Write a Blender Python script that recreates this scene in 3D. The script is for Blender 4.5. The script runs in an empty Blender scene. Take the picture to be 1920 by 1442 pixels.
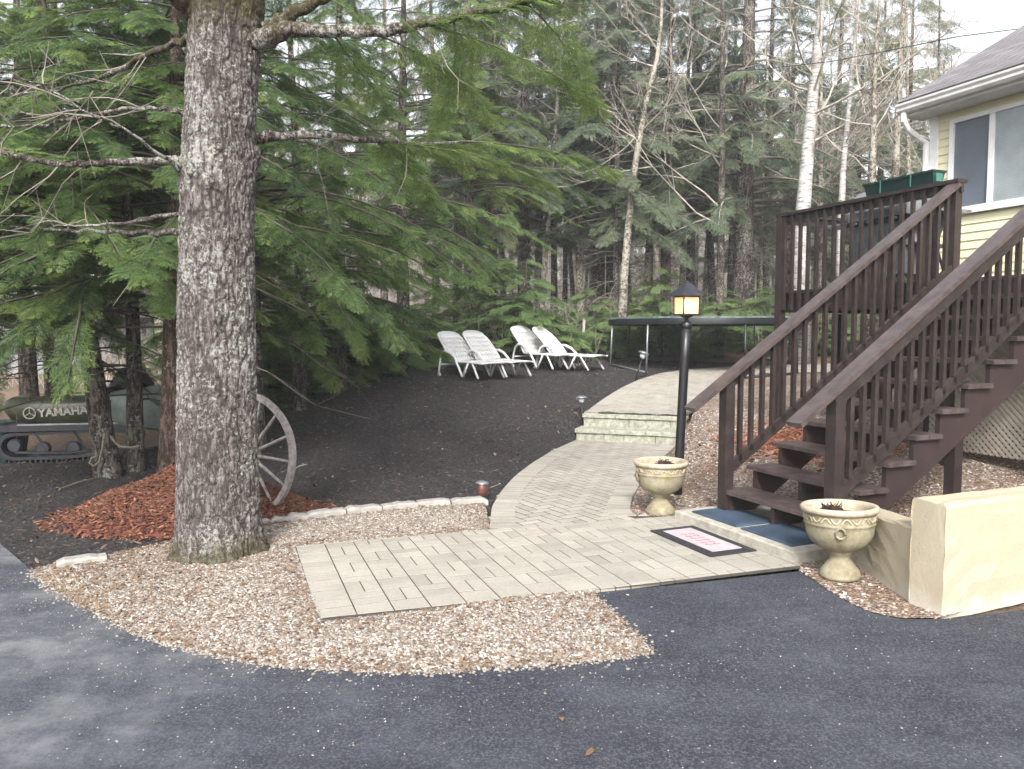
import bpy, math, random
import numpy as np
from mathutils import Vector, Matrix
from mathutils.geometry import delaunay_2d_cdt
R = math.radians
rng = np.random.default_rng(7)
random.seed(7)
sc = bpy.context.scene
col = sc.collection

# ------------------------------------------------------------------ camera
TH = R(3.75); FPX = 1440.0; CH = 1.6
cam_d = bpy.data.cameras.new('camera')
cam_d.sensor_width = 36.0; cam_d.lens = 36.0 * FPX / 1920.0
cam_d.clip_start = 0.05; cam_d.clip_end = 2000
cam = bpy.data.objects.new('camera', cam_d); col.objects.link(cam)
cam.location = (0, 0, CH); cam.rotation_euler = (R(90) - TH, 0, 0)
sc.camera = cam

# survey: where a measured sight line meets the ground / a height
def ray(px, py):
    x = (px - 960) / FPX; y = (721 - py) / FPX
    return np.array([x, math.cos(TH) + y * math.sin(TH), -math.sin(TH) + y * math.cos(TH)])
def at_z(px, py, z):
    d = ray(px, py); t = (z - CH) / d[2]
    return np.array([d[0] * t, d[1] * t, z])
def at_d(px, py, D):
    d = ray(px, py); t = D / d[1]
    return np.array([d[0] * t, D, CH + d[2] * t])

# ------------------------------------------------------------------ frames
PHI = R(23.38)
U2 = np.array([math.cos(PHI), math.sin(PHI)]); V2 = np.array([-U2[1], U2[0]])
L2 = np.array([1.80, 6.49])
def S(a, b, z):
    q = L2 + U2 * a + V2 * b
    return (q[0], q[1], z)

# ------------------------------------------------------------------ terrain
def poly_sd(P, X, Y):
    P = np.asarray(P, float)[:, :2]; n = len(P)
    X = np.asarray(X, float); Y = np.asarray(Y, float)
    d = np.full(X.shape, 1e9); ins = np.zeros(X.shape, bool)
    for i in range(n):
        x0, y0 = P[i]; x1, y1 = P[(i + 1) % n]
        ex, ey = x1 - x0, y1 - y0
        t = np.clip(((X - x0) * ex + (Y - y0) * ey) / (ex * ex + ey * ey + 1e-12), 0, 1)
        d = np.minimum(d, (X - x0 - t * ex) ** 2 + (Y - y0 - t * ey) ** 2)
        c = ((y0 > Y) != (y1 > Y))
        with np.errstate(divide='ignore', invalid='ignore'):
            xi = ex * (Y - y0) / (ey if ey != 0 else 1e-12) + x0
        ins ^= c & (X < xi)
    d = np.sqrt(d)
    return np.where(ins, -d, d)
def sstep(a, b, x):
    t = np.clip((x - a) / (b - a), 0, 1); return t * t * (3 - 2 * t)
def zup(y): return 0.39 + 0.094 * np.maximum(y - 11.9, 0)
path_px = [(918, 996), (922, 955), (940, 925), (965, 897), (1000, 870), (1040, 846), (1078, 829),
           (1268, 838), (1235, 868), (1205, 903), (1186, 935), (1180, 960), (1190, 972), (1266, 972)]
patio_px = [(548, 1030), (730, 1014), (905, 999)] + path_px[:] + [(1500, 1066), (1500, 1072), (1300, 1094), (1108, 1113), (1000, 1122),
            (850, 1143), (600, 1175), (575, 1110)]
PATH1 = np.array([at_z(x, y, 0) for x, y in path_px])
PATIO = np.array([at_z(x, y, 0) for x, y in patio_px])
def at_up(px, py):
    z = .4
    for _ in range(40):
        p = at_z(px, py, z); z = .5 * z + .5 * float(zup(p[1]))
    return p
STEP_A = at_z(1080, 828, 0)[:2]; STEP_B = np.array([2.42, 10.86])
SE = (STEP_B - STEP_A); SLEN = np.linalg.norm(SE); SE = SE / SLEN; SN = np.array([-SE[1], SE[0]])
up_left = [at_up(*q)[:2] for q in [(1130, 751), (1165, 729), (1200, 713), (1240, 701), (1290, 694.5), (1400, 687), (1600, 683)]]
up_right = [at_up(*q)[:2] for q in [(1600, 699), (1430, 703), (1360, 722)]]
UA = STEP_A + SN * .36 + SE * .03; UB = STEP_B + SN * .36
UPATH = np.array([UA] + up_left + up_right + [UB])
YK = [-60, 9, 11.3, 12.2, 17, 20, 30, 45, 80, 600]
ZK = [0, 0, .18, .42, .88, 1.05, 1.75, 2.9, 4.5, 8]
def g(x, y):
    x = np.asarray(x, float); y = np.asarray(y, float)
    zl = np.interp(y, YK, ZK)
    lf = 1 - .7 * sstep(-2, -6, x) * sstep(90, 30, y)
    lf = 1 - .7 * (1 - sstep(-6, -2, x)) * (1 - sstep(30, 60, y))
    zl = zl * lf
    s = .5 * x + .8 * y
    zr = np.clip(.16 * (s - 6.4), 0, .52)
    zr = np.where(y > 12, np.maximum(zl, .0), zr)
    w2 = sstep(11.2, 12.6, y)
    zr = zr * 1.0
    zr = np.clip(.16 * (s - 6.4), 0, .52) * (1 - w2) + np.maximum(zl, 0) * w2
    t = sstep(1.3, 2.4, x)
    z = zl * (1 - t) + zr * t
    m1 = 1 - sstep(.0, .35, poly_sd(PATH1, x, y)); z = z * (1 - m1)
    m2 = 1 - sstep(.0, .5, poly_sd(UPATH, x, y)); z = z * (1 - m2) + zup(y) * m2
    m3 = 1 - sstep(.0, .25, poly_sd([(STEP_A + SN * .05), STEP_B + SN * .05, UB + SN * .3, UA + SN * .3], x, y))
    z = np.where(m3 > 0, np.minimum(z, z * (1 - m3) + .15 * m3), z)
    return z
def g1(x, y): return float(g(np.array([x]), np.array([y]))[0])
def at(px, py, off=0.0):
    d = ray(px, py); t = 1.5
    p = None
    for _ in range(4000):
        q = np.array([0, 0, CH]) + d * t
        if q[2] < g1(q[0], q[1]) + off: break
        t += .03
    lo, hi = t - .03, t
    for _ in range(12):
        m = .5 * (lo + hi); q = np.array([0, 0, CH]) + d * m
        if q[2] < g1(q[0], q[1]) + off: hi = m
        else: lo = m
    return np.array([0, 0, CH]) + d * hi

# ------------------------------------------------------------------ materials
def mat(name):
    m = bpy.data.materials.new(name); m.use_nodes = True
    nt = m.node_tree; b = nt.nodes['Principled BSDF']
    return m, nt, b
def N(nt, t, **k):
    n = nt.nodes.new(t)
    for a, v in k.items():
        if a in n.inputs.keys(): n.inputs[a].default_value = v
        else: setattr(n, a, v)
    return n
def lk(nt, a, b): nt.links.new(a, b)
def coords(nt, scale=(1, 1, 1), rot=(0, 0, 0)):
    tc = N(nt, 'ShaderNodeTexCoord'); mp = N(nt, 'ShaderNodeMapping')
    mp.inputs['Scale'].default_value = scale; mp.inputs['Rotation'].default_value = rot
    lk(nt, tc.outputs['Object'], mp.inputs['Vector']); return mp.outputs['Vector']
def noise(nt, vec, sc_, det=4, rough=.6):
    n = N(nt, 'ShaderNodeTexNoise'); n.inputs['Scale'].default_value = sc_; n.inputs['Detail'].default_value = det
    n.inputs['Roughness'].default_value = rough
    if vec: lk(nt, vec, n.inputs['Vector'])
    return n.outputs['Fac']
def ramp(nt, fac, stops, interp='LINEAR'):
    r = N(nt, 'ShaderNodeValToRGB'); cr = r.color_ramp; cr.interpolation = interp
    while len(cr.elements) < len(stops): cr.elements.new(.5)
    for e, (p, c) in zip(cr.elements, stops):
        e.position = p; e.color = (c[0], c[1], c[2], 1)
    lk(nt, fac, r.inputs['Fac']); return r.outputs['Color']
def mix(nt, fac, a, b, mode='MIX'):
    m = N(nt, 'ShaderNodeMix'); m.data_type = 'RGBA'; m.blend_type = mode
    for s, v in (('A', a), ('B', b)):
        i = [q for q in m.inputs if q.name == s and q.type == 'RGBA'][0]
        if isinstance(v, tuple): i.default_value = (v[0], v[1], v[2], 1)
        else: lk(nt, v, i)
    f = [q for q in m.inputs if q.name == 'Factor' and q.type == 'VALUE'][0]
    if isinstance(fac, float): f.default_value = fac
    else: lk(nt, fac, f)
    return [q for q in m.outputs if q.type == 'RGBA'][0]
def math_(nt, op, a, b=None, clamp=False):
    m = N(nt, 'ShaderNodeMath'); m.operation = op; m.use_clamp = clamp
    for i, v in enumerate((a, b)):
        if v is None: continue
        if isinstance(v, (int, float)): m.inputs[i].default_value = v
        else: lk(nt, v, m.inputs[i])
    return m.outputs[0]
def bump(nt, h, b, strength=.5, dist=.01, prev=None):
    n = N(nt, 'ShaderNodeBump'); n.inputs['Strength'].default_value = strength; n.inputs['Distance'].default_value = dist
    lk(nt, h, n.inputs['Height'])
    if prev is not None: lk(nt, prev, n.inputs['Normal'])
    if b: lk(nt, n.outputs[0], b.inputs['Normal'])
    return n.outputs[0]
def attr(nt, name='tint'):
    a = N(nt, 'ShaderNodeAttribute'); a.attribute_name = name; return a.outputs['Fac']
def simple(name, c, c2=None, sc_=8, rough=.6, metal=0, bmp=.2, bscale=60, stretch=(1, 1, 1), rot=(0, 0, 0)):
    m, nt, b = mat(name); v = coords(nt, stretch, rot)
    c2 = c2 or tuple(x * .7 for x in c)
    f = noise(nt, v, sc_, 5)
    lk(nt, ramp(nt, f, [(.35, c2), (.65, c)]), b.inputs['Base Color'])
    b.inputs['Roughness'].default_value = rough; b.inputs['Metallic'].default_value = metal
    if bmp: bump(nt, noise(nt, v, bscale, 3), b, bmp, .004)
    return m
M = {}
# asphalt: dark sealed surface, worn pale and dusty toward the lower left of the drive
m, nt, b = mat('asphalt'); v = coords(nt)
f1 = noise(nt, v, 1.7, 8, .72); f2 = noise(nt, v, 90, 3, .7)
sx = N(nt, 'ShaderNodeSeparateXYZ'); lk(nt, v, sx.inputs[0])
gx = math_(nt, 'MULTIPLY', math_(nt, 'SUBTRACT', -.9, sx.outputs['X']), .55)
gy = math_(nt, 'MULTIPLY', math_(nt, 'SUBTRACT', 3.9, sx.outputs['Y']), .22)
gm = math_(nt, 'ADD', gx, gy)
gm = math_(nt, 'MULTIPLY', math_(nt, 'MINIMUM', math_(nt, 'MAXIMUM', gm, -.25), .8), .20)
w = math_(nt, 'ADD', f1, gm)
cA = ramp(nt, w, [(.36, (.022, .024, .034)), (.56, (.042, .046, .060)), (.66, (.080, .085, .096)), (.78, (.155, .16, .168)), (1, (.21, .21, .205))])
cB = mix(nt, ramp(nt, f2, [(.46, (0, 0, 0)), (.66, (1, 1, 1))]), cA, (.12, .125, .14))
cC = mix(nt, .7, cA, cB)
st_ = noise(nt, coords(nt, (.5, 3.0, 1), (0, 0, R(12))), 2.2, 5, .65)
cC = mix(nt, ramp(nt, st_, [(.50, (0, 0, 0)), (.72, (.4, .4, .4))]), cC, (.018, .019, .026))
lk(nt, cC, b.inputs['Base Color']); b.inputs['Roughness'].default_value = .85
b.inputs['Specular IOR Level'].default_value = .25
bump(nt, f2, b, .6, .006); M['asphalt'] = m
# soil
m, nt, b = mat('dark_soil'); v = coords(nt)
f = noise(nt, v, 1.3, 6, .6); f2 = noise(nt, v, 22, 5, .75); f3 = noise(nt, v, 120, 2)
c = ramp(nt, f2, [(.30, (.014, .013, .014)), (.5, (.040, .037, .038)), (.70, (.115, .105, .104))])
c = mix(nt, ramp(nt, f, [(.52, (0, 0, 0)), (.75, (.6, .6, .6))]), c, (.075, .052, .046))
lk(nt, c, b.inputs['Base Color']); b.inputs['Roughness'].default_value = .95; b.inputs['Specular IOR Level'].default_value = .2
n1 = bump(nt, f2, None, 1, .05); bump(nt, f3, b, .6, .01, n1); M['soil'] = m
# forest floor
m, nt, b = mat('leaf_litter'); v = coords(nt)
f = noise(nt, v, .5, 5); f2 = noise(nt, v, 25, 5, .8)
c = ramp(nt, f2, [(.3, (.07, .045, .03)), (.5, (.20, .13, .085)), (.7, (.40, .30, .21))])
c = mix(nt, ramp(nt, f, [(.45, (0, 0, 0)), (.7, (.7, .7, .7))]), c, (.10, .09, .05))
lk(nt, c, b.inputs['Base Color']); b.inputs['Roughness'].default_value = .95
bump(nt, f2, b, 1, .05); M['litter'] = m
# gravel bed under the loose stones
m, nt, b = mat('gravel_bed'); v = coords(nt)
vo = N(nt, 'ShaderNodeTexVoronoi'); vo.inputs['Scale'].default_value = 48; lk(nt, v, vo.inputs['Vector'])
sp = N(nt, 'ShaderNodeSeparateColor'); lk(nt, vo.outputs['Color'], sp.inputs[0])
c = ramp(nt, sp.outputs[0], [(0, (.10, .065, .05)), (.3, (.22, .16, .12)), (.6, (.34, .27, .21)), (.85, (.45, .38, .32)), (1, (.62, .58, .52))])
c = mix(nt, ramp(nt, noise(nt, v, 1.6, 5), [(.45, (0, 0, 0)), (.65, (.75, .75, .75))]), c, (.23, .12, .065))
c = mix(nt, ramp(nt, vo.outputs['Distance'], [(.3, (0, 0, 0)), (.9, (.8, .8, .8))]), c, (.05, .04, .03))
lk(nt, c, b.inputs['Base Color']); b.inputs['Roughness'].default_value = .9
inv = math_(nt, 'SUBTRACT', 1, vo.outputs['Distance']); bump(nt, inv, b, 1, .02); M['gravel'] = m
def pebble_mat(name, stops):
    m, nt, b = mat(name)
    c = ramp(nt, attr(nt), stops); v = coords(nt)
    c = mix(nt, .35, c, ramp(nt, noise(nt, v, 110, 3), [(.3, (.3, .25, .2)), (.7, (1, 1, 1))]), 'MULTIPLY')
    lk(nt, c, b.inputs['Base Color']); b.inputs['Roughness'].default_value = .75
    return m
M['pebble'] = pebble_mat('pebbles_light', [(0, (0.0936, 0.078, 0.0702)), (.2, (0.195, 0.152, 0.121)), (.42, (0.273, 0.23, 0.187)), (.6, (0.226, 0.215, 0.207)),
                                           (.82, (0.359, 0.328, 0.289)), (1, (0.515, 0.499, 0.468))])
M['pebble2'] = pebble_mat('pebbles_brown', [(0, (0.072, 0.0495, 0.0405)), (.3, (0.198, 0.135, 0.108)), (.55, (0.297, 0.225, 0.189)), (.8, (0.378, 0.324, 0.288)), (1, (0.612, 0.576, 0.54))])
M['needle_litter'] = simple('orange_needles', (.22, .145, .09), (.13, .085, .055), 30, .9)
m, nt, b = mat('red_mulch'); c = ramp(nt, attr(nt), [(0, (.030, .011, .007)), (.5, (.10, .034, .018)), (.85, (.17, .062, .032)), (1, (.25, .12, .07))])
lk(nt, c, b.inputs['Base Color']); b.inputs['Roughness'].default_value = .9; M['mulch'] = m
M['mulch_base'] = simple('red_mulch_bed', (.13, .032, .018), (.045, .014, .010), 35, .95, 0, 1, 60)
# pavers
def paver_mat(name, tone):
    m, nt, b = mat(name); v = coords(nt)
    c = ramp(nt, attr(nt), [(0, tuple(x * .70 for x in tone)), (.5, tone), (.85, tuple(min(1, x * 1.13) for x in tone)), (1, (tone[0] * 1.05, tone[1] * .90, tone[2] * .90))])
    c = mix(nt, .35, c, ramp(nt, noise(nt, v, 2.2, 5), [(.35, (.62, .62, .58)), (.6, (1, 1, 1))]), 'MULTIPLY')
    c = mix(nt, .5, c, ramp(nt, noise(nt, v, 70, 4, .8), [(.35, (.6, .6, .58)), (.6, (1, 1, 1))]), 'MULTIPLY')
    c = mix(nt, ramp(nt, noise(nt, v, 5, 5, .7), [(.62, (0, 0, 0)), (.8, (.35, .35, .35))]), c, (.12, .14, .06))
    lk(nt, c, b.inputs['Base Color']); b.inputs['Roughness'].default_value = .85
    bump(nt, noise(nt, v, 130, 3), b, .35, .003); return m
M['paver'] = paver_mat('pavers', (.345, .322, .282))
M['joint'] = simple('joint_sand', (.07, .065, .055), (.03, .03, .024), 9, .95)
m, nt, b = mat('step_block'); v = coords(nt)
c = ramp(nt, noise(nt, v, 14, 6, .75), [(.3, (.13, .14, .11)), (.55, (.34, .34, .28)), (.7, (.46, .46, .40))])
lk(nt, c, b.inputs['Base Color']); b.inputs['Roughness'].default_value = .9; bump(nt, noise(nt, v, 60, 4, .8), b, .8, .01); M['block'] = m
M['concrete'] = simple('concrete', (.42, .40, .35), (.27, .255, .215), 12, .9, 0, .5, 120)
M['edge_stone'] = simple('edging_stone', (.34, .325, .30), (.22, .205, .19), 9, .9, 0, .8, 70)
M['blue_pad'] = simple('blue_rubber', (.050, .080, .125), (.028, .042, .060), 5, .55, 0, .4, 180)
M['mat_black'] = simple('black_rubber_mat', (.022, .022, .028), None, 20, .8, 0, .6, 250)
M['mat_face'] = simple('pink_mat_face', (.44, .38, .40), (.37, .31, .33), 16, .9, 0, .5, 300)
M['mat_red'] = simple('red_mat_letters', (.30, .05, .09), (.36, .12, .16), 40, .9)
# painted brown wood
m, nt, b = mat('brown_stain'); v = coords(nt, (1, 1, 1))
c = ramp(nt, noise(nt, v, 7, 6, .7), [(.3, (.016, .011, .010)), (.55, (.027, .019, .018)), (.75, (.050, .038, .037))])
lk(nt, c, b.inputs['Base Color']); b.inputs['Roughness'].default_value = .5; b.inputs['Specular IOR Level'].default_value = .5
bump(nt, noise(nt, coords(nt, (3, 3, 30)), 14, 4, .7), b, .25, .003); M['brown'] = m
M['brown_worn_sheen'] = simple('brown_worn_sheen', (.088, .066, .064), (.042, .031, .030), 11, .42, 0, .4, 90)  # worn stain, also lightened to stand in for sky sheen on the handrail
M['brown_red'] = simple('brown_red', (.036, .021, .021), (.024, .015, .015), 5, .6, 0, .3, 60)
# stucco
m, nt, b = mat('yellow_stucco'); v = coords(nt)
sx = N(nt, 'ShaderNodeSeparateXYZ'); lk(nt, v, sx.inputs[0])
c = ramp(nt, noise(nt, v, 5, 5), [(.3, (.39, .34, .245)), (.6, (.41, .36, .265)), (.8, (.425, .375, .28))])
wf = math_(nt, 'ADD', noise(nt, v, 6, 5, .7), math_(nt, 'MULTIPLY', sx.outputs['Z'], -2.2))
c = mix(nt, ramp(nt, wf, [(.28, (0, 0, 0)), (.46, (.6, .6, .6))]), c, (.50, .48, .44))
c = mix(nt, ramp(nt, noise(nt, v, 8, 6, .8), [(.60, (0, 0, 0)), (.75, (.25, .25, .25))]), c, (.30, .26, .19))
lk(nt, c, b.inputs['Base Color']); b.inputs['Roughness'].default_value = .9
bump(nt, noise(nt, v, 55, 5, .8), b, .6, .008); M['stucco'] = m
M['siding'] = simple('yellow_siding', (.74, .71, .50), (.68, .65, .44), 4, .6, 0, .15, 60)
M['white'] = simple('white_trim', (.78, .79, .80), (.68, .69, .70), 5, .5, 0, .05)
M['gutter'] = simple('white_gutter', (.62, .62, .61), (.50, .50, .49), 6, .4, 0, .05)
m, nt, b = mat('shingles'); v = coords(nt)
br = N(nt, 'ShaderNodeTexBrick'); br.inputs['Scale'].default_value = 1; br.inputs['Brick Width'].default_value = .30; br.inputs['Row Height'].default_value = .14
br.inputs['Mortar Size'].default_value = .008; br.inputs['Color1'].default_value = (.13, .12, .13, 1); br.inputs['Color2'].default_value = (.21, .195, .205, 1); br.inputs['Mortar'].default_value = (.05, .045, .05, 1)
tc = N(nt, 'ShaderNodeUVMap'); lk(nt, tc.outputs[0], br.inputs['Vector'])
c = mix(nt, .5, br.outputs['Color'], ramp(nt, noise(nt, v, 40, 4, .8), [(.3, (.5, .5, .5)), (.7, (1.2, 1.2, 1.2))]), 'MULTIPLY')
lk(nt, c, b.inputs['Base Color']); b.inputs['Roughness'].default_value = .95; bump(nt, br.outputs['Fac'], b, -.4, .01); M['shingle'] = m
def glassy(name, c, r=.08):
    m, nt, b = mat(name); v = coords(nt)
    lk(nt, ramp(nt, noise(nt, v, 2.2, 5), [(.35, tuple(x * .75 for x in c)), (.65, c)]), b.inputs['Base Color'])
    b.inputs['Roughness'].default_value = r; b.inputs['Specular IOR Level'].default_value = .8; return m
M['screen'] = glassy('window_screen', (.115, .135, .17), .35)
M['blind'] = glassy('window_blind', (.33, .37, .39), .12)
nt = M['blind'].node_tree; b = nt.nodes['Principled BSDF']; wv = nt.nodes.new('ShaderNodeTexWave'); wv.bands_direction = 'Z'; wv.inputs['Scale'].default_value = 12; wv.inputs['Distortion'].default_value = .4
lk(nt, coords(nt), wv.inputs['Vector']); src_ = b.inputs['Base Color'].links[0].from_socket
lk(nt, mix(nt, .28, src_, ramp(nt, wv.outputs['Fac'], [(.2, (.55, .6, .62)), (.6, (1, 1, 1))]), 'MULTIPLY'), b.inputs['Base Color'])
# lattice, metals, plastics
M['lattice'] = simple('lattice', (.36, .33, .28), (.27, .24, .20), 8, .8)
M['black_metal'] = simple('black_metal', (.014, .014, .018), (.010, .010, .012), 8, .35, 0, .1)
M['dark_metal'] = simple('dark_steel', (.05, .055, .065), (.03, .03, .04), 8, .4, .5, .1)
M['grey_metal'] = simple('grey_steel', (.30, .32, .35), (.20, .21, .24), 10, .35, .6, .1)
M['grey_paint'] = simple('grey_cover', (.26, .28, .31), (.16, .17, .20), 9, .6, 0, .3)
M['copper'] = simple('copper_light', (.22, .10, .07), (.12, .06, .05), 20, .4, .6, .1)
M['clear'] = simple('clear_plastic', (.50, .52, .54), (.3, .32, .34), 40, .15, 0, 0)
M['plastic'] = simple('white_plastic', (.60, .60, .61), (.55, .55, .56), 4, .35, 0, 0)
M['green_plastic'] = simple('green_plastic', (.007, .034, .030), (.005, .020, .019), 6, .45, 0, .1)
M['green_lip'] = simple('green_plastic_inside', (.05, .17, .14), (.03, .11, .09), 6, .5, 0, .1)
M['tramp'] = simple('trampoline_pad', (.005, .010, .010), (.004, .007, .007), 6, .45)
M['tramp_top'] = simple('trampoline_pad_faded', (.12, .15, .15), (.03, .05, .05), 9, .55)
M['olive'] = simple('olive_cover', (.045, .052, .030), (.025, .030, .018), 5, .35, 0, .3, 15)
M['letter'] = simple('pale_letters', (.36, .35, .31), (.24, .235, .21), 30, .6)
M['sled_silver'] = simple('silver_hood', (.24, .27, .27), (.14, .17, .16), 6, .35, .1, .2, 20)
M['sled_black'] = simple('black_rubber', (.010, .011, .016), (.02, .02, .03), 12, .4, 0, .3)
M['rope'] = simple('rope', (.16, .14, .11), (.09, .08, .06), 50, .9)
# lamp glow: a lit bulb behind panes
m, nt, b = mat('lamp_pane'); b.inputs['Base Color'].default_value = (.75, .55, .38, 1); b.inputs['Roughness'].default_value = .3
b.inputs['Emission Color'].default_value = (1, .72, .45, 1); b.inputs['Emission Strength'].default_value = .75; M['pane'] = m
m, nt, b = mat('lamp_bulb'); b.inputs['Emission Color'].default_value = (1, .72, .42, 1); b.inputs['Emission Strength'].default_value = 7; M['bulb'] = m
# urn
m, nt, b = mat('urn_stone'); v = coords(nt)
c = ramp(nt, noise(nt, v, 9, 6, .7), [(.3, (.13, .115, .07)), (.5, (.25, .22, .145)), (.7, (.35, .33, .265))])
c = mix(nt, ramp(nt, noise(nt, v, 5, 4), [(.55, (0, 0, 0)), (.7, (.6, .6, .6))]), c, (.22, .23, .07))
lk(nt, c, b.inputs['Base Color']); b.inputs['Roughness'].default_value = .85; bump(nt, noise(nt, v, 50, 5, .8), b, .6, .006); M['urn'] = m
M['urn_rim'] = simple('urn_rim', (.46, .40, .31), (.30, .255, .18), 12, .85, 0, .5, 60)
M['potting'] = simple('potting_soil', (.06, .035, .022), (.012, .008, .006), 25, .95, 0, 1, 60)
M['old_wood'] = simple('weathered_wood', (.30, .27, .26), (.14, .12, .115), 22, .8, 0, .8, 70)
M['stake'] = simple('stake', (.42, .40, .36), (.22, .2, .18), 25, .9)
# bark: furrowed grey plates with pale lichen and moss
def bark(name, furrow, plate, lichen, scale, lamt=.3, moss=0., red=None, horiz=False, fur=False):
    m, nt, b = mat(name)
    v = coords(nt, (1, 1, .22)); vec2 = coords(nt)
    n1 = noise(nt, v, scale * .75, 4, .6); n2 = noise(nt, coords(nt, (1, 1, .5)), scale * 1.9, 4, .75)
    r1 = math_(nt, 'MULTIPLY', math_(nt, 'ABSOLUTE', math_(nt, 'SUBTRACT', n1, .5)), 3.4)
    r2 = math_(nt, 'MULTIPLY', math_(nt, 'ABSOLUTE', math_(nt, 'SUBTRACT', n2, .5)), 2.4)
    h = math_(nt, 'ADD', math_(nt, 'MULTIPLY', r1, .62), math_(nt, 'MULTIPLY', r2, .55))
    c = ramp(nt, h, [(.08, furrow), (.26, tuple(x * .62 for x in plate)), (.42, plate), (.8, tuple(min(1, x * 1.4) for x in plate))])
    big = noise(nt, vec2, 1.7, 4)
    lf = math_(nt, 'ADD', noise(nt, vec2, scale * 1.1, 5, .8), math_(nt, 'MULTIPLY', big, .55))
    c = mix(nt, ramp(nt, lf, [(.95 - lamt, (0, 0, 0)), (1.03 - lamt, (.9, .9, .9))]), c, lichen)
    if red: c = mix(nt, ramp(nt, noise(nt, vec2, 1.2, 4), [(.45, (0, 0, 0)), (.65, (.8, .8, .8))]), c, red)
    if moss:
        sz = N(nt, 'ShaderNodeSeparateXYZ'); lk(nt, vec2, sz.inputs[0])
        lo = math_(nt, 'SUBTRACT', .22, sz.outputs['Z']); hi = math_(nt, 'SUBTRACT', sz.outputs['Z'], 3.5)
        mm = math_(nt, 'ADD', math_(nt, 'MULTIPLY', math_(nt, 'MAXIMUM', lo, math_(nt, 'MULTIPLY', hi, .6)), 2.0), noise(nt, vec2, 7, 5, .7))
        c = mix(nt, ramp(nt, mm, [(.62, (0, 0, 0)), (.82, (.75, .75, .75))]), c, (.065, .060, .016))
    if fur: c = mix(nt, ramp(nt, attr(nt), [(.30, (0, 0, 0)), (.8, (.8, .8, .8))]), c, furrow)
    lk(nt, c, b.inputs['Base Color']); b.inputs['Roughness'].default_value = .95; b.inputs['Specular IOR Level'].default_value = .2
    bump(nt, h, b, 1, .03); return m
M['bark_big'] = bark('bark_big', (.034, .026, .024), (.24, .195, .185), (.46, .47, .42), 30, .16, 1.)
M['bark_trunk'] = bark('bark_trunk', (.070, .056, .052), (.30, .265, .255), (.43, .44, .40), 34, .15, 1., fur=True)
M['bark_dark'] = bark('bark_dark', (.020, .015, .012), (.165, .14, .125), (.29, .285, .25), 18, .14)
M['bark_red'] = bark('bark_red', (.03, .018, .014), (.155, .110, .092), (.24, .23, .20), 18, .10)
M['bark_tan'] = bark('bark_tan', (.07, .055, .042), (.26, .225, .175), (.40, .38, .33), 14, .20)
m, nt, b = mat('birch_bark'); v = coords(nt, (1, 1, 5))
c = ramp(nt, noise(nt, v, 6, 5, .7), [(.36, (.05, .045, .042)), (.44, (.30, .285, .275)), (.62, (.50, .49, .48))])
c = mix(nt, ramp(nt, noise(nt, coords(nt), 1.8, 5), [(.52, (0, 0, 0)), (.68, (.85, .85, .85))]), c, (.13, .09, .075))
lk(nt, c, b.inputs['Base Color']); b.inputs['Roughness'].default_value = .8; M['birch'] = m
M['twig_grey'] = simple('twig_grey', (.42, .38, .34), (.22, .19, .165), 3, .9, 0, 0)
M['twig_dark'] = simple('twig_dark', (.10, .085, .07), (.05, .04, .034), 3, .9, 0, 0)
M['twig_mid'] = simple('twig_mid', (.28, .25, .215), (.13, .11, .095), 3, .9, 0, 0)
M['twig_pale'] = simple('twig_pale', (.46, .42, .36), (.26, .23, .19), 3, .9, 0, 0)
# foliage: green varies spray by spray, thin needles let light through
def foliage(name, stops, trans=.35):
    m, nt, b = mat(name)
    oi = N(nt, 'ShaderNodeObjectInfo')
    f = math_(nt, 'ADD', attr(nt), math_(nt, 'MULTIPLY', math_(nt, 'SUBTRACT', oi.outputs['Random'], .5), .16), True)
    c = ramp(nt, f, stops)
    lk(nt, c, b.inputs['Base Color']); b.inputs['Roughness'].default_value = .55; b.inputs['Specular IOR Level'].default_value = .3
    t = N(nt, 'ShaderNodeBsdfTranslucent'); lk(nt, c, t.inputs[0])
    ms = N(nt, 'ShaderNodeMixShader'); ms.inputs[0].default_value = trans
    out = nt.nodes['Material Output']
    lk(nt, b.outputs[0], ms.inputs[1]); lk(nt, t.outputs[0], ms.inputs[2]); lk(nt, ms.outputs[0], out.inputs['Surface'])
    return m
M['hem_near'] = foliage('hemlock_needles', [(0, (.036, .070, .038)), (.3, (.082, .140, .052)), (.6, (.155, .235, .070)), (1, (.30, .38, .12))], .52)
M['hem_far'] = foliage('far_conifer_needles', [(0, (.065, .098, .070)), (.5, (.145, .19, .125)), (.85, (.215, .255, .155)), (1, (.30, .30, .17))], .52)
M['hem_young'] = foliage('young_hemlock_needles', [(0, (.065, .12, .05)), (.5, (.14, .22, .08)), (1, (.26, .35, .13))], .45)
M['dry_leaf'] = foliage('dry_leaves', [(0, (.14, .08, .045)), (1, (.25, .16, .10))])

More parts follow.
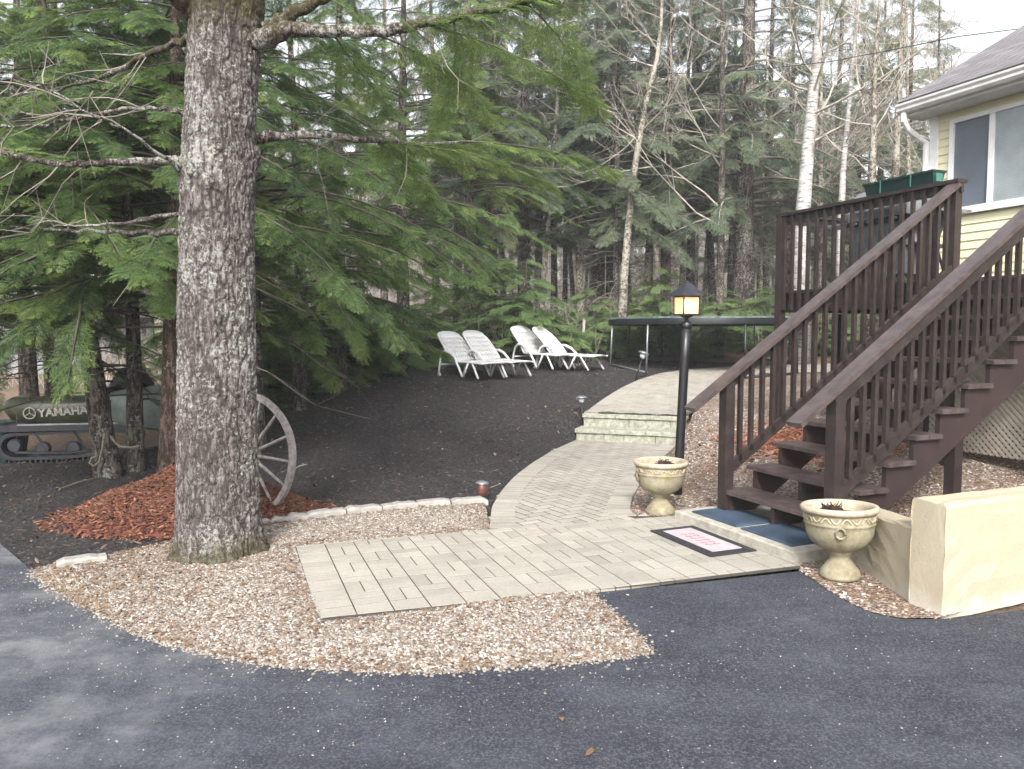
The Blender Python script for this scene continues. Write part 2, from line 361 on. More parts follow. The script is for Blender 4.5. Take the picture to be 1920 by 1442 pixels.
# ------------------------------------------------------------------ mesh builders
class MB:
    def __init__(s): s.v = []; s.f = []; s.n = 0; s.m = []; s.t = []
    def add(s, v, f, mi=0, tint=None):
        v = np.asarray(v, float).reshape(-1, 3)
        s.v.append(v); s.f += [tuple(int(i) + s.n for i in q) for q in f]; s.m += [mi] * len(f)
        s.t.append(np.full(len(v), .5 if tint is None else tint)); s.n += len(v); return s
    def box(s, fr, a0, a1, b0, b1, c0, c1, mi=0, tint=None, ch=0.0):
        if ch <= 0:
            p = [fr(a, b, c) for c in (c0, c1) for a, b in ((a0, b0), (a1, b0), (a1, b1), (a0, b1))]
            return s.add(p, [(0, 3, 2, 1), (4, 5, 6, 7), (0, 1, 5, 4), (1, 2, 6, 5), (2, 3, 7, 6), (3, 0, 4, 7)], mi, tint)
        ps = []
        for c, k in ((c0, 0), (c1 - ch, 0), (c1, ch)):
            ps += [fr(a0 + k, b0 + k, c), fr(a1 - k, b0 + k, c), fr(a1 - k, b1 - k, c), fr(a0 + k, b1 - k, c)]
        f = [(0, 3, 2, 1), (8, 9, 10, 11)]
        for l in (0, 4):
            for i in range(4): f.append((l + i, l + (i + 1) % 4, l + 4 + (i + 1) % 4, l + 4 + i))
        return s.add(ps, f, mi, tint)
    def bar(s, p0, p1, w, h, up=(0, 0, 1), mi=0):
        p0 = np.array(p0, float); p1 = np.array(p1, float); d = p1 - p0; d /= np.linalg.norm(d)
        sd = np.cross(d, np.array(up, float)); sd /= np.linalg.norm(sd); u = np.cross(sd, d)
        p = []
        for q in (p0, p1):
            for x, y in ((-1, -1), (1, -1), (1, 1), (-1, 1)): p.append(q + sd * x * w / 2 + u * y * h / 2)
        return s.add(p, [(0, 1, 2, 3), (4, 7, 6, 5), (0, 4, 5, 1), (1, 5, 6, 2), (2, 6, 7, 3), (3, 7, 4, 0)], mi)
    def tube(s, pts, rad, n=8, cap=True, mi=0, tint=None):
        pts = np.array(pts, float); k = len(pts)
        rad = np.broadcast_to(np.array(rad, float), (k,))
        tg = np.gradient(pts, axis=0); tg /= np.linalg.norm(tg, axis=1)[:, None] + 1e-9
        ref = np.array([1, 0, 0.]) if abs(tg[0][0]) < .8 else np.array([0, 1., 0])
        x = np.cross(tg[0], ref); x /= np.linalg.norm(x); V = []
        an = np.linspace(0, 2 * np.pi, n, endpoint=False)
        for i in range(k):
            x = x - tg[i] * np.dot(x, tg[i]); x /= np.linalg.norm(x) + 1e-9; y = np.cross(tg[i], x)
            V.append(pts[i] + rad[i] * (np.cos(an)[:, None] * x + np.sin(an)[:, None] * y))
        f = [(i * n + j, i * n + (j + 1) % n, (i + 1) * n + (j + 1) % n, (i + 1) * n + j) for i in range(k - 1) for j in range(n)]
        if cap: f += [tuple(range(n - 1, -1, -1)), tuple((k - 1) * n + j for j in range(n))]
        return s.add(np.concatenate(V), f, mi, tint)
    def lathe(s, prof, c=(0, 0, 0), n=32, mi=0, axis=2):
        an = np.linspace(0, 2 * np.pi, n, endpoint=False); V = []
        for r, z in prof:
            q = np.stack([r * np.cos(an), r * np.sin(an), np.full(n, z)], 1)
            if axis == 0: q = q[:, [2, 0, 1]]
            if axis == 1: q = q[:, [0, 2, 1]]
            V.append(q + np.array(c))
        k = len(prof)
        f = [(i * n + j, i * n + (j + 1) % n, (i + 1) * n + (j + 1) % n, (i + 1) * n + j) for i in range(k - 1) for j in range(n)]
        return s.add(np.concatenate(V), f, mi)
    def build(s, name, mats, parent=None, smooth=False, loc=None):
        me = bpy.data.meshes.new(name)
        V = np.concatenate(s.v) if s.v else np.zeros((0, 3))
        if loc is not None: V = V - np.array(loc)
        me.from_pydata(V.tolist(), [], s.f)
        if not isinstance(mats, (list, tuple)): mats = [mats]
        for q in mats: me.materials.append(q)
        if len(mats) > 1: me.polygons.foreach_set('material_index', s.m)
        T = np.concatenate(s.t)
        a = me.attributes.new('tint', 'FLOAT', 'POINT'); a.data.foreach_set('value', T)
        if smooth: me.polygons.foreach_set('use_smooth', [True] * len(me.polygons))
        me.update()
        o = bpy.data.objects.new(name, me); col.objects.link(o)
        if loc is not None: o.location = loc
        if parent is not None:
            o.parent = parent
        return o
def raw_mesh(name, V, F, material, parent=None, tint=None, smooth=False):
    """V (n,3), F (m,k) arrays: fast path for foliage, stones, twigs"""
    me = bpy.data.meshes.new(name); k = F.shape[1]
    me.vertices.add(len(V)); me.vertices.foreach_set('co', V.astype(np.float32).ravel())
    me.loops.add(F.size); me.loops.foreach_set('vertex_index', F.astype(np.int32).ravel())
    me.polygons.add(len(F)); me.polygons.foreach_set('loop_start', np.arange(0, F.size, k, dtype=np.int32))
    me.polygons.foreach_set('loop_total', np.full(len(F), k, np.int32))
    if smooth: me.polygons.foreach_set('use_smooth', np.ones(len(F), bool))
    me.materials.append(material)
    me.update(calc_edges=True)
    if tint is not None:
        a = me.attributes.new('tint', 'FLOAT', 'POINT'); a.data.foreach_set('value', tint.astype(np.float32))
    o = bpy.data.objects.new(name, me); col.objects.link(o)
    if parent is not None: o.parent = parent
    return o
def tag(o, label=None, cat=None, group=None, kind=None):
    if label: o['label'] = label
    if cat: o['category'] = cat
    if group: o['group'] = group
    if kind: o['kind'] = kind
    return o
def empty(name, loc, label=None, cat=None, group=None, rz=0):
    o = bpy.data.objects.new(name, None); col.objects.link(o); o.location = loc; o.rotation_euler = (0, 0, rz)
    o.empty_display_size = .1
    return tag(o, label, cat, group)
def world(a, b, c): return (a, b, c)
def copy_tree(o, parent=None):
    c = o.copy(); col.objects.link(c)
    if parent is not None: c.parent = parent
    for ch in list(o.children): copy_tree(ch, c)
    return c
def densify(P, step):
    P = [np.array(p[:2], float) for p in P]; out = []
    for i in range(len(P)):
        a, b_ = P[i], P[(i + 1) % len(P)]; n = max(1, int(np.linalg.norm(b_ - a) / step))
        out += [a + (b_ - a) * k / n for k in range(n)]
    return np.array(out)
def patch(name, P, step, zf, material, jitter=0.0, kind='structure'):
    B = densify(P, step)
    if jitter: B = B + rng.normal(0, jitter, B.shape)
    x0, y0 = B.min(0); x1, y1 = B.max(0)
    gx, gy = np.meshgrid(np.arange(x0, x1, step), np.arange(y0, y1, step))
    q = np.stack([gx.ravel(), gy.ravel()], 1)
    q = q[poly_sd(B, q[:, 0], q[:, 1]) < -step * .4]
    vs = [Vector(p) for p in B] + [Vector(p) for p in q]
    nb = len(B)
    r = delaunay_2d_cdt(vs, [(i, (i + 1) % nb) for i in range(nb)], [list(range(nb))], 1, 1e-5)
    vv = np.array([(p.x, p.y) for p in r[0]]); z = zf(vv[:, 0], vv[:, 1])
    me = bpy.data.meshes.new(name); me.from_pydata(np.column_stack([vv, z]).tolist(), [], [tuple(f) for f in r[2]])
    me.materials.append(material)
    me.polygons.foreach_set('use_smooth', [True] * len(me.polygons)); me.update()
    n = me.polygons[0].normal
    if n.z < 0: me.flip_normals()
    o = bpy.data.objects.new(name, me); col.objects.link(o)
    if kind: o['kind'] = kind
    return o
def rand_in_poly(P, n):
    P = np.asarray(P)[:, :2]; x0, y0 = P.min(0); x1, y1 = P.max(0); out = np.zeros((0, 2))
    while len(out) < n:
        q = np.stack([rng.uniform(x0, x1, n), rng.uniform(y0, y1, n)], 1)
        out = np.concatenate([out, q[poly_sd(P, q[:, 0], q[:, 1]) < 0]])
    return out[:n]
def poly_area(P):
    P = np.asarray(P)[:, :2]; x, y = P[:, 0], P[:, 1]
    return abs(np.dot(x, np.roll(y, -1)) - np.dot(y, np.roll(x, -1))) / 2

# ------------------------------------------------------------------ ground
xs = np.concatenate([-np.geomspace(400, 14, 26), np.arange(-13, 11, .3), np.geomspace(12, 400, 26)])
ys = np.concatenate([-np.geomspace(60, 2, 8), np.arange(-1, 22, .3), np.geomspace(23, 700, 34)])
X, Y = np.meshgrid(xs, ys)
Z = g(X, Y) - .035
ST4 = [STEP_A, STEP_B, STEP_B + SN * .3, STEP_A + SN * .3]
Z = Z - .16 * (1 - sstep(-.05, .12, np.minimum(poly_sd(PATIO, X, Y), poly_sd(ST4, X, Y))))
bumpz = (np.sin(X * 1.7 + Y * .6) * np.sin(Y * 1.3 - X * .4)) * .06 * sstep(17, 24, Y)
Z = Z + bumpz
V = np.stack([X.ravel(), Y.ravel(), Z.ravel()], 1)
ni, nj = X.shape
I = np.arange(ni * nj).reshape(ni, nj)
F = np.stack([I[:-1, :-1], I[:-1, 1:], I[1:, 1:], I[1:, :-1]], -1).reshape(-1, 4)
ground = raw_mesh('ground', V, F, M['litter'], smooth=True); ground['kind'] = 'structure'

# dark soil bed
soil_px = [(-250, 1000), (-60, 985), (0, 1020), (60, 1071), (105, 1060), (190, 1049), (320, 1019), (420, 1003), (480, 990), (600, 972), (700, 961), (800, 951),
           (908, 946), (918, 996), (922, 955), (940, 925), (965, 897), (1000, 870), (1040, 846), (1078, 829), (1084, 800)]
soil_w = [at_z(*q, 0)[:2] for q in soil_px[:20]]
soil_w += [STEP_A + SN * .1, UA] + up_left[:5]
soil_far = [(1455, 684), (1300, 677), (1150, 675), (1000, 681), (850, 686), (740, 693), (690, 697), (620, 712), (560, 726), (510, 741), (470, 760), (400, 800), (300, 835), (200, 850), (120, 846), (0, 846), (-250, 840)]
soil_w += [at(*q)[:2] for q in soil_far]
def soil_z(x, y):
    return g(x, y) - .004 + .016 * (np.sin(x * 7.1 + 2 * np.sin(y * 3)) * np.sin(y * 6.3 + x)) + .006 * np.sin(x * 23 + y * 11)
patch('soil_bed', soil_w, .12, soil_z, M['soil'])
# clods and chips over the soil
def scatter_rocks(name, P2, zz, size, material, flat=.6, tint=None, sides=5, kind='stuff', label=None, cat=None, elong=1.0):
    """many small irregular stones joined in one mesh"""
    n = len(P2)
    t = np.linspace(0, 2 * np.pi, sides, endpoint=False)
    ring = np.stack([np.cos(t), np.sin(t), np.zeros(sides)], 1)
    base = np.concatenate([ring, ring * .62 + np.array([0, 0, .75]), [[0, 0, 1.0]]])
    nb = len(base)
    V = np.repeat(base[None], n, 0) * (1 + rng.normal(0, .13, (n, nb, 3)))
    sz = size * rng.uniform(.6, 1.45, n)
    el = np.stack([sz * rng.uniform(1, elong + .35, n), sz * rng.uniform(.7, 1, n), sz * flat * rng.uniform(.7, 1.3, n)], 1)
    V = V * el[:, None, :]
    tilt = rng.normal(0, .35, n); ct, st = np.cos(tilt), np.sin(tilt)
    x = V[..., 0] * ct[:, None] + V[..., 2] * st[:, None]; z = -V[..., 0] * st[:, None] + V[..., 2] * ct[:, None]
    a = rng.uniform(0, 6.28, n); ca, sa = np.cos(a), np.sin(a); y = V[..., 1]
    V = np.stack([x * ca[:, None] - y * sa[:, None], x * sa[:, None] + y * ca[:, None], z], -1)
    V[..., 0] += P2[:, 0, None]; V[..., 1] += P2[:, 1, None]; V[..., 2] += (zz - sz * flat * .25)[:, None]
    tri = []
    for i in range(sides):
        j = (i + 1) % sides
        tri += [(i, j, sides + j), (i, sides + j, sides + i), (sides + i, sides + j, 2 * sides)]
    tri = np.array(tri); F = (tri[None] + (np.arange(n) * nb)[:, None, None]).reshape(-1, 3)
    T = np.repeat(rng.uniform(0, 1, n) if tint is None else tint, nb)
    o = raw_mesh(name, V.reshape(-1, 3), F, material, tint=T, smooth=False)
    return tag(o, label, cat, kind=kind)
SP = np.array(soil_w)
q = rand_in_poly(SP, 16000)
m_, nt_, b_ = mat('soil_clods'); lk(nt_, ramp(nt_, attr(nt_), [(0, (.010, .009, .010)), (.7, (.035, .029, .028)), (.97, (.07, .055, .05)), (.995, (.09, .07, .06)), (1, (.4, .38, .35))]), b_.inputs['Base Color']); b_.inputs['Roughness'].default_value = .95
scatter_rocks('soil_clods', q, soil_z(q[:, 0], q[:, 1]), .013, m_, .7)

q = rand_in_poly(SP, 1500); m_, nt_, b_ = mat('soil_debris'); lk(nt_, ramp(nt_, attr(nt_), [(0, (.05, .03, .02)), (.6, (.14, .09, .06)), (1, (.30, .23, .17))]), b_.inputs['Base Color'])
scatter_rocks('soil_debris', q, soil_z(q[:, 0], q[:, 1]) + .006, .014, m_, .22, elong=3.2)
# asphalt driveway
gb_px = [(60, 1071), (85, 1098), (150, 1137), (250, 1189), (350, 1220), (450, 1240), (550, 1253), (700, 1262), (850, 1261), (1000, 1250), (1120, 1240), (1220, 1226), (1180, 1180), (1108, 1113)]
gb = [at_z(*q, 0)[:2] for q in gb_px]
drive_r = [at_z(*q, 0)[:2] for q in [(1300, 1094), (1500, 1072), (1545, 1103), (1600, 1136), (1640, 1152), (1690, 1162), (1765, 1162), (2150, 1120)]]
drive = [at_z(-300, 1015, 0)[:2], at_z(-60, 985, 0)[:2], at_z(0, 1020, 0)[:2]] + gb + drive_r + [np.array([9, 4.0]), np.array([9, -5]), np.array([-14, -5]), np.array([-14, 5.0])]
patch('driveway', drive, .35, lambda x, y: g(x, y) * 0 + .004, M['asphalt'])
TOPQ = [at_z(*q, 0)[:2] for q in [(548, 1030), (905, 999), (1262, 972), (1500, 1064), (1502, 1072), (1108, 1113), (602, 1174)]]
# gravel bed round the big tree
gravel_up = [at_z(*q, 0)[:2] for q in [(1000, 1122), (850, 1143), (600, 1175), (575, 1110), (548, 1030), (730, 1014), (905, 999), (918, 996), (908, 946), (800, 951), (700, 961), (600, 972), (480, 990), (420, 1003), (320, 1019), (190, 1049), (105, 1060)]]
GB = gb + gravel_up
OUTER = gb + [g_ + np.array([.01, .6]) for g_ in gb[::-1]]
def gbz(x, y):
    d = np.full(np.shape(x), 9.)
    for i in range(len(gb) - 1):
        a_, b_ = gb[i], gb[i + 1]; e = b_ - a_; t_ = np.clip(((x - a_[0]) * e[0] + (y - a_[1]) * e[1]) / (e @ e), 0, 1)
        d = np.minimum(d, np.hypot(x - a_[0] - t_ * e[0], y - a_[1] - t_ * e[1]))
    return .006 + .015 * sstep(0, .2, d)
patch('gravel_bed', GB, .12, gbz, M['gravel'])
n = int(poly_area(GB) * 6800); q = rand_in_poly(GB, n)
scatter_rocks('gravel', q, gbz(q[:, 0], q[:, 1]), .0088, M['pebble'], .65)
gl_ = np.array(gb); k_ = rng.integers(0, len(gl_) - 1, 1900); t_ = rng.uniform(0, 1, 1900)[:, None]
q = gl_[k_] * (1 - t_) + gl_[k_ + 1] * t_ + rng.normal(0, .022, (1900, 2)) + (rng.uniform(0, 1, (1900, 1)) < .15) * rng.normal(0, .09, (1900, 2))
ep_ = np.array([at_z(*p_, 0)[:2] for p_ in [(1108, 1113), (602, 1174), (548, 1030), (905, 999)]]); k_ = rng.integers(0, 3, 2600); t_ = rng.uniform(0, 1, 2600)[:, None]
q2_ = ep_[k_] * (1 - t_) + ep_[k_ + 1] * t_ + rng.normal(0, .016, (2600, 2))
q2_ = q2_[(poly_sd(TOPQ, q2_[:, 0], q2_[:, 1]) > -.012)]
scatter_rocks('gravel_at_paving', q2_, np.full(len(q2_), .019), .0085, M['pebble'], .6)
scatter_rocks('gravel_spill', q, np.full(len(q), .005), .0078, M['pebble'], .6, tint=rng.uniform(0, .85, len(q)))
# stray stones spilt on the asphalt and beside it
qq = np.concatenate([rand_in_poly(np.array([at_z(*p, 0) for p in [(0, 1060), (300, 1230), (900, 1290), (1300, 1240), (1500, 1090), (1900, 1180), (1920, 1442), (0, 1442)]]), 2600)])
ok = poly_sd(GB, qq[:, 0], qq[:, 1]) > .02
qq = qq[ok]; den = np.exp(-np.maximum(poly_sd(GB, qq[:, 0], qq[:, 1]), 0) / .30) + .13
qq = qq[rng.uniform(0, 1, len(qq)) < den]
scatter_rocks('grit', qq, np.full(len(qq), .005), .0034, M['pebble'], .5, tint=rng.uniform(.2, 1, len(qq)))
# brown gravel yard under and around the stairs
RB = [at_z(*q, 0)[:2] for q in [(1500, 1070), (1496, 1062), (1266, 974), (1190, 973), (1180, 960), (1186, 935), (1205, 903), (1235, 868), (1268, 838)]] + [STEP_B] + \
     [UB] + [np.array(p) for p in up_right[::-1]] + [np.array([9.5, 17.3]), np.array([13, 15]), np.array([13, 5]), np.array([3.6, 4.85])] + \
     [at_z(*q, 0)[:2] for q in [(1765, 1160), (1690, 1161), (1640, 1151), (1600, 1135), (1545, 1102)]]
patch('gravel_yard', RB, .16, lambda x, y: g(x, y) + .006, M['gravel'])
n = int(26 * 2700); q = rand_in_poly(RB, n); dd = np.hypot(q[:, 0] - 2.5, q[:, 1] - 6.5)
q = q[(dd < 5.2)]
scatter_rocks('gravel_yard_stones', q, g(q[:, 0], q[:, 1]) + .006, .0125, M['pebble2'], .6)
# orange leaf and mulch drift under the stairs
cx = at(1470, 850); q = np.stack([rng.normal(cx[0] + .45, .42, 2600), rng.normal(cx[1] + .3, .34, 2600)], 1); q = q[poly_sd(RB, q[:, 0], q[:, 1]) < -.05]
m_, nt_, b_ = mat('orange_mulch'); lk(nt_, ramp(nt_, attr(nt_), [(0, (.12, .035, .02)), (.6, (.30, .095, .05)), (1, (.42, .22, .14))]), b_.inputs['Base Color']); b_.inputs['Roughness'].default_value = .9
scatter_rocks('mulch_drift', q, g(q[:, 0], q[:, 1]) + .022, .019, m_, .3, elong=1.8)
# needles fallen on the gravel bed
q = rand_in_poly(GB, 15000); edge = -poly_sd(GB, q[:, 0], q[:, 1]); tr = np.hypot(q[:, 0] + 2.6, q[:, 1] - 5.1)
keep = rng.uniform(0, 1, len(q)) < (.6 * np.exp(-edge / .09) + .45 * np.exp(-(tr / .8) ** 2) + .04); q = q[keep]
scatter_rocks('fallen_needles', q, gbz(q[:, 0], q[:, 1]) + .009, .0080, M['needle_litter'], .2, elong=2.4)

# ------------------------------------------------------------------ pavers
PHIP = R(20.3); up_ = np.array([math.cos(PHIP), math.sin(PHIP)]); vp_ = np.array([-up_[1], up_[0]])
P0 = at_z(600, 1175, 0)[:2]
def PF(a, b, z):
    q_ = P0 + up_ * a + vp_ * b; return (q_[0], q_[1], z)
PATIO[9, :2] += SN * .2; PATIO[10, :2] += SN * .2; PATIO[10, :2] += SE * .1
patch('paver_bedding', PATIO, .25, lambda x, y: x * 0 + .0208, M['joint'])
pv = MB()
def clip_convex(P, C):
    C = [np.array(c) for c in C]; ar = sum(C[i][0] * C[(i + 1) % len(C)][1] - C[(i + 1) % len(C)][0] * C[i][1] for i in range(len(C)))
    if ar < 0: C = C[::-1]
    for i in range(len(C)):
        a, b = C[i], C[(i + 1) % len(C)]; n = np.array([-(b[1] - a[1]), b[0] - a[0]]); out = []
        for j in range(len(P)):
            p, q = np.array(P[j]), np.array(P[(j + 1) % len(P)]); dp, dq = (p - a) @ n, (q - a) @ n
            if dp >= 0: out.append(p)
            if (dp > 0) != (dq > 0) and dp != dq: out.append(p + (q - p) * dp / (dp - dq))
        P = out
        if len(P) < 3: return []
    return P
CLIP = None
def brick(mb, fr, a0, a1, b0, b1, z0, z1):
    if CLIP is not None:
        gp = .0042; z_ = z1 + float(np.clip(rng.normal(0, .0006), -.0008, .0014))
        P = clip_convex([fr(a, b, 0)[:2] for a, b in ((a0 + gp, b0 + gp), (a1 - gp, b0 + gp), (a1 - gp, b1 - gp), (a0 + gp, b1 - gp))], CLIP)
        if len(P) < 3 or poly_area(P) < .0012: return
        cc = sum(P) / len(P); k = len(P); up2 = [p + (cc - p) / max(np.linalg.norm(cc - p), 1e-6) * .0015 for p in P]
        vs = [(p[0], p[1], z0) for p in P] + [(p[0], p[1], z_ - .0012) for p in P] + [(p[0], p[1], z_) for p in up2]
        fs = [tuple(2 * k + i for i in range(k))] + [(l * k + i, l * k + (i + 1) % k, l * k + k + (i + 1) % k, l * k + k + i) for l in (0, 1) for i in range(k)]
        mb.add(vs, fs, 0, float(np.clip(rng.normal(.52, .14), 0, 1))); return
    gp = .0045; dz = float(np.clip(rng.normal(0, .0005), -.0006, .0012))
    mb.box(fr, a0 + gp, a1 - gp, b0 + gp, b1 - gp, z0, z1 + dz, 0, float(np.clip(rng.normal(.5, .13), 0, 1)), .005)
PATH_IN = None
# basket weave over the patio, frame parallel to the stairs
TOPL = [at_z(*q, 0)[:2] for q in [(548, 1030), (905, 999), (1262, 972), (1500, 1064), (1502, 1072), (1108, 1113), (602, 1174)]]
CLIP = TOPL
mod = .212
for i in range(-1, 22):
    for j in range(-1, 12):
        c_ = P0 + up_ * (i + .5) * mod + vp_ * (j + .5) * mod
        if poly_sd(TOPL, [c_[0]], [c_[1]])[0] > .16: continue
        a, b = i * mod, j * mod
        if j == 0 or (i == 0):
            if j == 0: brick(pv, PF, a, a + mod, b, b + mod, .0, .0232)
            else: brick(pv, PF, a, a + mod, b, b + mod / 2, .0, .0232); brick(pv, PF, a, a + mod, b + mod / 2, b + mod, .0, .0232)
            continue
        r_ = rng.uniform()
        if (i + j) % 2 == 0: brick(pv, PF, a, a + mod, b, b + mod / 2, 0, .0232); brick(pv, PF, a, a + mod, b + mod / 2, b + mod, 0, .0232)
        else: brick(pv, PF, a, a + mod / 2, b, b + mod, 0, .0232); brick(pv, PF, a + mod / 2, a + mod, b, b + mod, 0, .0232)
CLIP = None
# herringbone inside the path, soldier course along its curved edges
def herring(mb, poly, inset, fr, inv, w_, z0f, z1f, a_rng, b_rng, rot):
    ca, sa = math.cos(rot), math.sin(rot)
    for i in range(-60, 60):
        for j in range(-60, 60):
            for k in (0, 1):
                x = (i * 1.0 + j * 2.0) * w_ + 0; y = (i * 1.0 - j * 2.0) * w_
                if k == 0: r_ = (x, x + 2 * w_, y, y + w_)
                else: r_ = (x, x + w_, y + w_, y + 3 * w_)
                cx_, cy_ = (r_[0] + r_[1]) / 2, (r_[2] + r_[3]) / 2
                X_, Y_ = fr[0] + cx_ * ca - cy_ * sa, fr[1] + cx_ * sa + cy_ * ca
                if not (a_rng[0] < X_ < a_rng[1] and b_rng[0] < Y_ < b_rng[1]): continue
                if poly_sd(poly, [X_], [Y_])[0] > -inset: continue
                def fr_(a, b, c, X0=fr[0], Y0=fr[1]): return (X0 + a * ca - b * sa, Y0 + a * sa + b * ca, c + z1f(X0 + a * ca - b * sa, Y0 + a * sa + b * ca))
                brick(mb, fr_, r_[0], r_[1], r_[2], r_[3], -.04, 0)
PATH2 = PATH1.copy(); PATH2[6, :2] += SN * .2; PATH2[7, :2] += SN * .2 + SE * .1
PAPOLY = [PATH1[0, :2] - vp_ * .32] + list(PATH2[:-2, :2]) + [PATH1[-2, :2] + up_ * .0, PATH1[-2, :2] - vp_ * .42]
herring(pv, PAPOLY, .06, (.5, 8.0), None, .105, None, lambda x, y: .0228, (-2, 4), (6.2, 12), PHIP + .2)
def soldier(mb, line, w_, step, side, zf, lift=.003):
    line = np.array(line); seg = np.linalg.norm(np.diff(line, axis=0), axis=1); cum = np.concatenate([[0], np.cumsum(seg)])
    n_ = int(cum[-1] / step)
    for k in range(n_):
        s0, s1 = cum[-1] * k / n_ + .004, cum[-1] * (k + 1) / n_ - .004
        pts = []
        for s_ in (s0, s1):
            x = np.interp(s_, cum, line[:, 0]); y = np.interp(s_, cum, line[:, 1])
            x2 = np.interp(min(s_ + .05, cum[-1]), cum, line[:, 0]) - np.interp(max(s_ - .05, 0), cum, line[:, 0]); y2 = np.interp(min(s_ + .05, cum[-1]), cum, line[:, 1]) - np.interp(max(s_ - .05, 0), cum, line[:, 1])
            L_ = math.hypot(x2, y2); nx, ny = -y2 / L_ * side, x2 / L_ * side
            pts.append(((x, y), (x + nx * w_, y + ny * w_)))
        (p0, p1), (p3, p2) = pts
        vs = []
        for zz_ in (-.05, 0):
            for p in (p0, p1, p2, p3): vs.append((p[0], p[1], zf(p[0], p[1]) + zz_ + lift))
        mb.add(vs, [(0, 1, 2, 3), (4, 7, 6, 5), (0, 4, 5, 1), (1, 5, 6, 2), (2, 6, 7, 3), (3, 7, 4, 0)], 0, float(np.clip(rng.normal(.55, .18), 0, 1)))
def smooth_line(P, n=60):
    P = np.array(P, float); t = np.arange(len(P)); tt = np.linspace(0, len(P) - 1, n)
    out = np.stack([np.interp(tt, t, P[:, 0]), np.interp(tt, t, P[:, 1])], 1)
    for _ in range(4): out[1:-1] = (out[:-2] + 2 * out[1:-1] + out[2:]) / 4
    return out
soldier(pv, smooth_line(PATH1[:7, :2]), .21, .108, -1, lambda x, y: .0228)
soldier(pv, smooth_line(PATH1[7:13, :2]), .21, .108, -1, lambda x, y: .0228)
pvo = pv.build('patio_paving', M['paver']); pvo['kind'] = 'structure'
# upper path
patch('upper_path_bedding', UPATH, .25, lambda x, y: zup(y) + .0165, M['joint'])
pu = MB()
UP_IN = UPATH
herring(pu, UPATH, .12, (2.0, 13.0), None, .105, None, lambda x, y: float(zup(y)) + .02, (0, 14), (10.5, 22), PHIP + .2)
soldier(pu, smooth_line([UA] + up_left), .22, .108, -1, lambda x, y: float(zup(y)) + .02)
puo = pu.build('upper_path_paving', M['paver']); puo['kind'] = 'structure'

# paver steps: thing with cap slabs and block risers
def SF(a, b, z):
    q_ = STEP_A + SE * a + SN * b; return (q_[0], q_[1], z)
st = empty('garden_steps', SF(SLEN / 2, 0, 0), 'two low concrete block steps joining lower path to upper path', 'steps')
def child(mb, name, mats, par, smooth=False):
    o = mb.build(name, mats, None, smooth); o.parent = par; o.matrix_parent_inverse = par_inv(par); return o
def par_inv(par):
    Mx = Matrix.Translation(par.location) @ par.rotation_euler.to_matrix().to_4x4(); return Mx.inverted()
for lvl, (b0, zt, a0) in enumerate([(0, .195, 0), (.33, .39, .03)]):
    c_ = MB(); n_ = 3
    for k in range(n_):
        c_.box(SF, a0 - .015 + (SLEN - a0 + .03) * k / n_ + .003, a0 - .015 + (SLEN - a0 + .03) * (k + 1) / n_ - .003, b0 - .025, b0 + .36, zt - .055, zt + .004, 0, None, .006)
    child(c_, 'cap_stone', M['block'], st)
    for row in range(1):
        k = 0; x = a0
        while x < SLEN - .02:
            w_ = min([.42, .30, .46][k % 3] if lvl == 0 else [.7, .62, .5][k % 3], SLEN - x)
            r_ = MB(); r_.box(SF, x + .004, x + w_ - .004, b0 + rng.uniform(0, .006), b0 + .3, .01 if lvl == 0 else .19, zt - .058, 0, None, .006)
            child(r_, 'riser_block', M['block'], st); x += w_; k += 1
# edging stones between soil and gravel
edge_line = np.array([at_z(*q, 0)[:2] for q in [(476, 990), (505, 985), (600, 972), (700, 961), (800, 951), (914, 945)]])
seg = np.linalg.norm(np.diff(edge_line, axis=0), axis=1); cum = np.concatenate([[0], np.cumsum(seg)])
def edging(p, d, L_, label, h=.07):
    nrm = np.array([-d[1], d[0]])
    def fr(a, b, c): return (p[0] + d[0] * a + nrm[0] * b, p[1] + d[1] * a + nrm[1] * b, c)
    mb = MB(); k = 7; xs_ = np.linspace(-L_ / 2, L_ / 2, k)
    V_ = []
    for i, x in enumerate(xs_):
        e = .012 if i in (0, k - 1) else 0
        r1, r2 = rng.normal(0, .004, 2)
        for (b, c) in ((-.06 + r1, 0), (-.06 + r1, h - .015 - e), (-.045 + r1, h - e + r2), (.045, h - e + r2), (.06, h - .015 - e), (.06, 0)): V_.append(fr(x, b, c))
    f_ = [(i * 6 + j, i * 6 + j + 1, i * 6 + 7 + j, i * 6 + 6 + j) for i in range(k - 1) for j in range(5)] + [tuple(range(6)), tuple((k - 1) * 6 + j for j in range(5, -1, -1))]
    mb.add(V_, f_)
    o = mb.build('edging_stone', M['edge_stone'], loc=(p[0], p[1], 0)); tag(o, label, 'edging stone', 'edging stones of the gravel bed')
tot = cum[-1]; widths = [.13, .33, .34, .33, .34, .32, .36]; widths = [w * tot / (sum(widths)) for w in widths]
labs = ['short edging stone next to the big trunk and wagon wheel', 'edging stone just right of the wagon wheel, second from the trunk', 'edging stone third from the trunk, between soil and gravel',
        'middle edging stone of the row between soil and gravel', 'edging stone fifth from the trunk along the dark soil', 'edging stone next to last before the copper garden light', 'last edging stone, beside the copper garden light and path']
s0 = 0
for w_, lb in zip(widths, labs):
    sm = s0 + w_ / 2; p = np.array([np.interp(sm, cum, edge_line[:, 0]), np.interp(sm, cum, edge_line[:, 1])])
    d = np.array([np.interp(sm + .05, cum, edge_line[:, 0]), np.interp(sm + .05, cum, edge_line[:, 1])]) - p; d /= np.linalg.norm(d)
    d = d + rng.normal(0, .02, 2); d /= np.linalg.norm(d)
    edging(p, d, w_ - .012, lb); s0 += w_
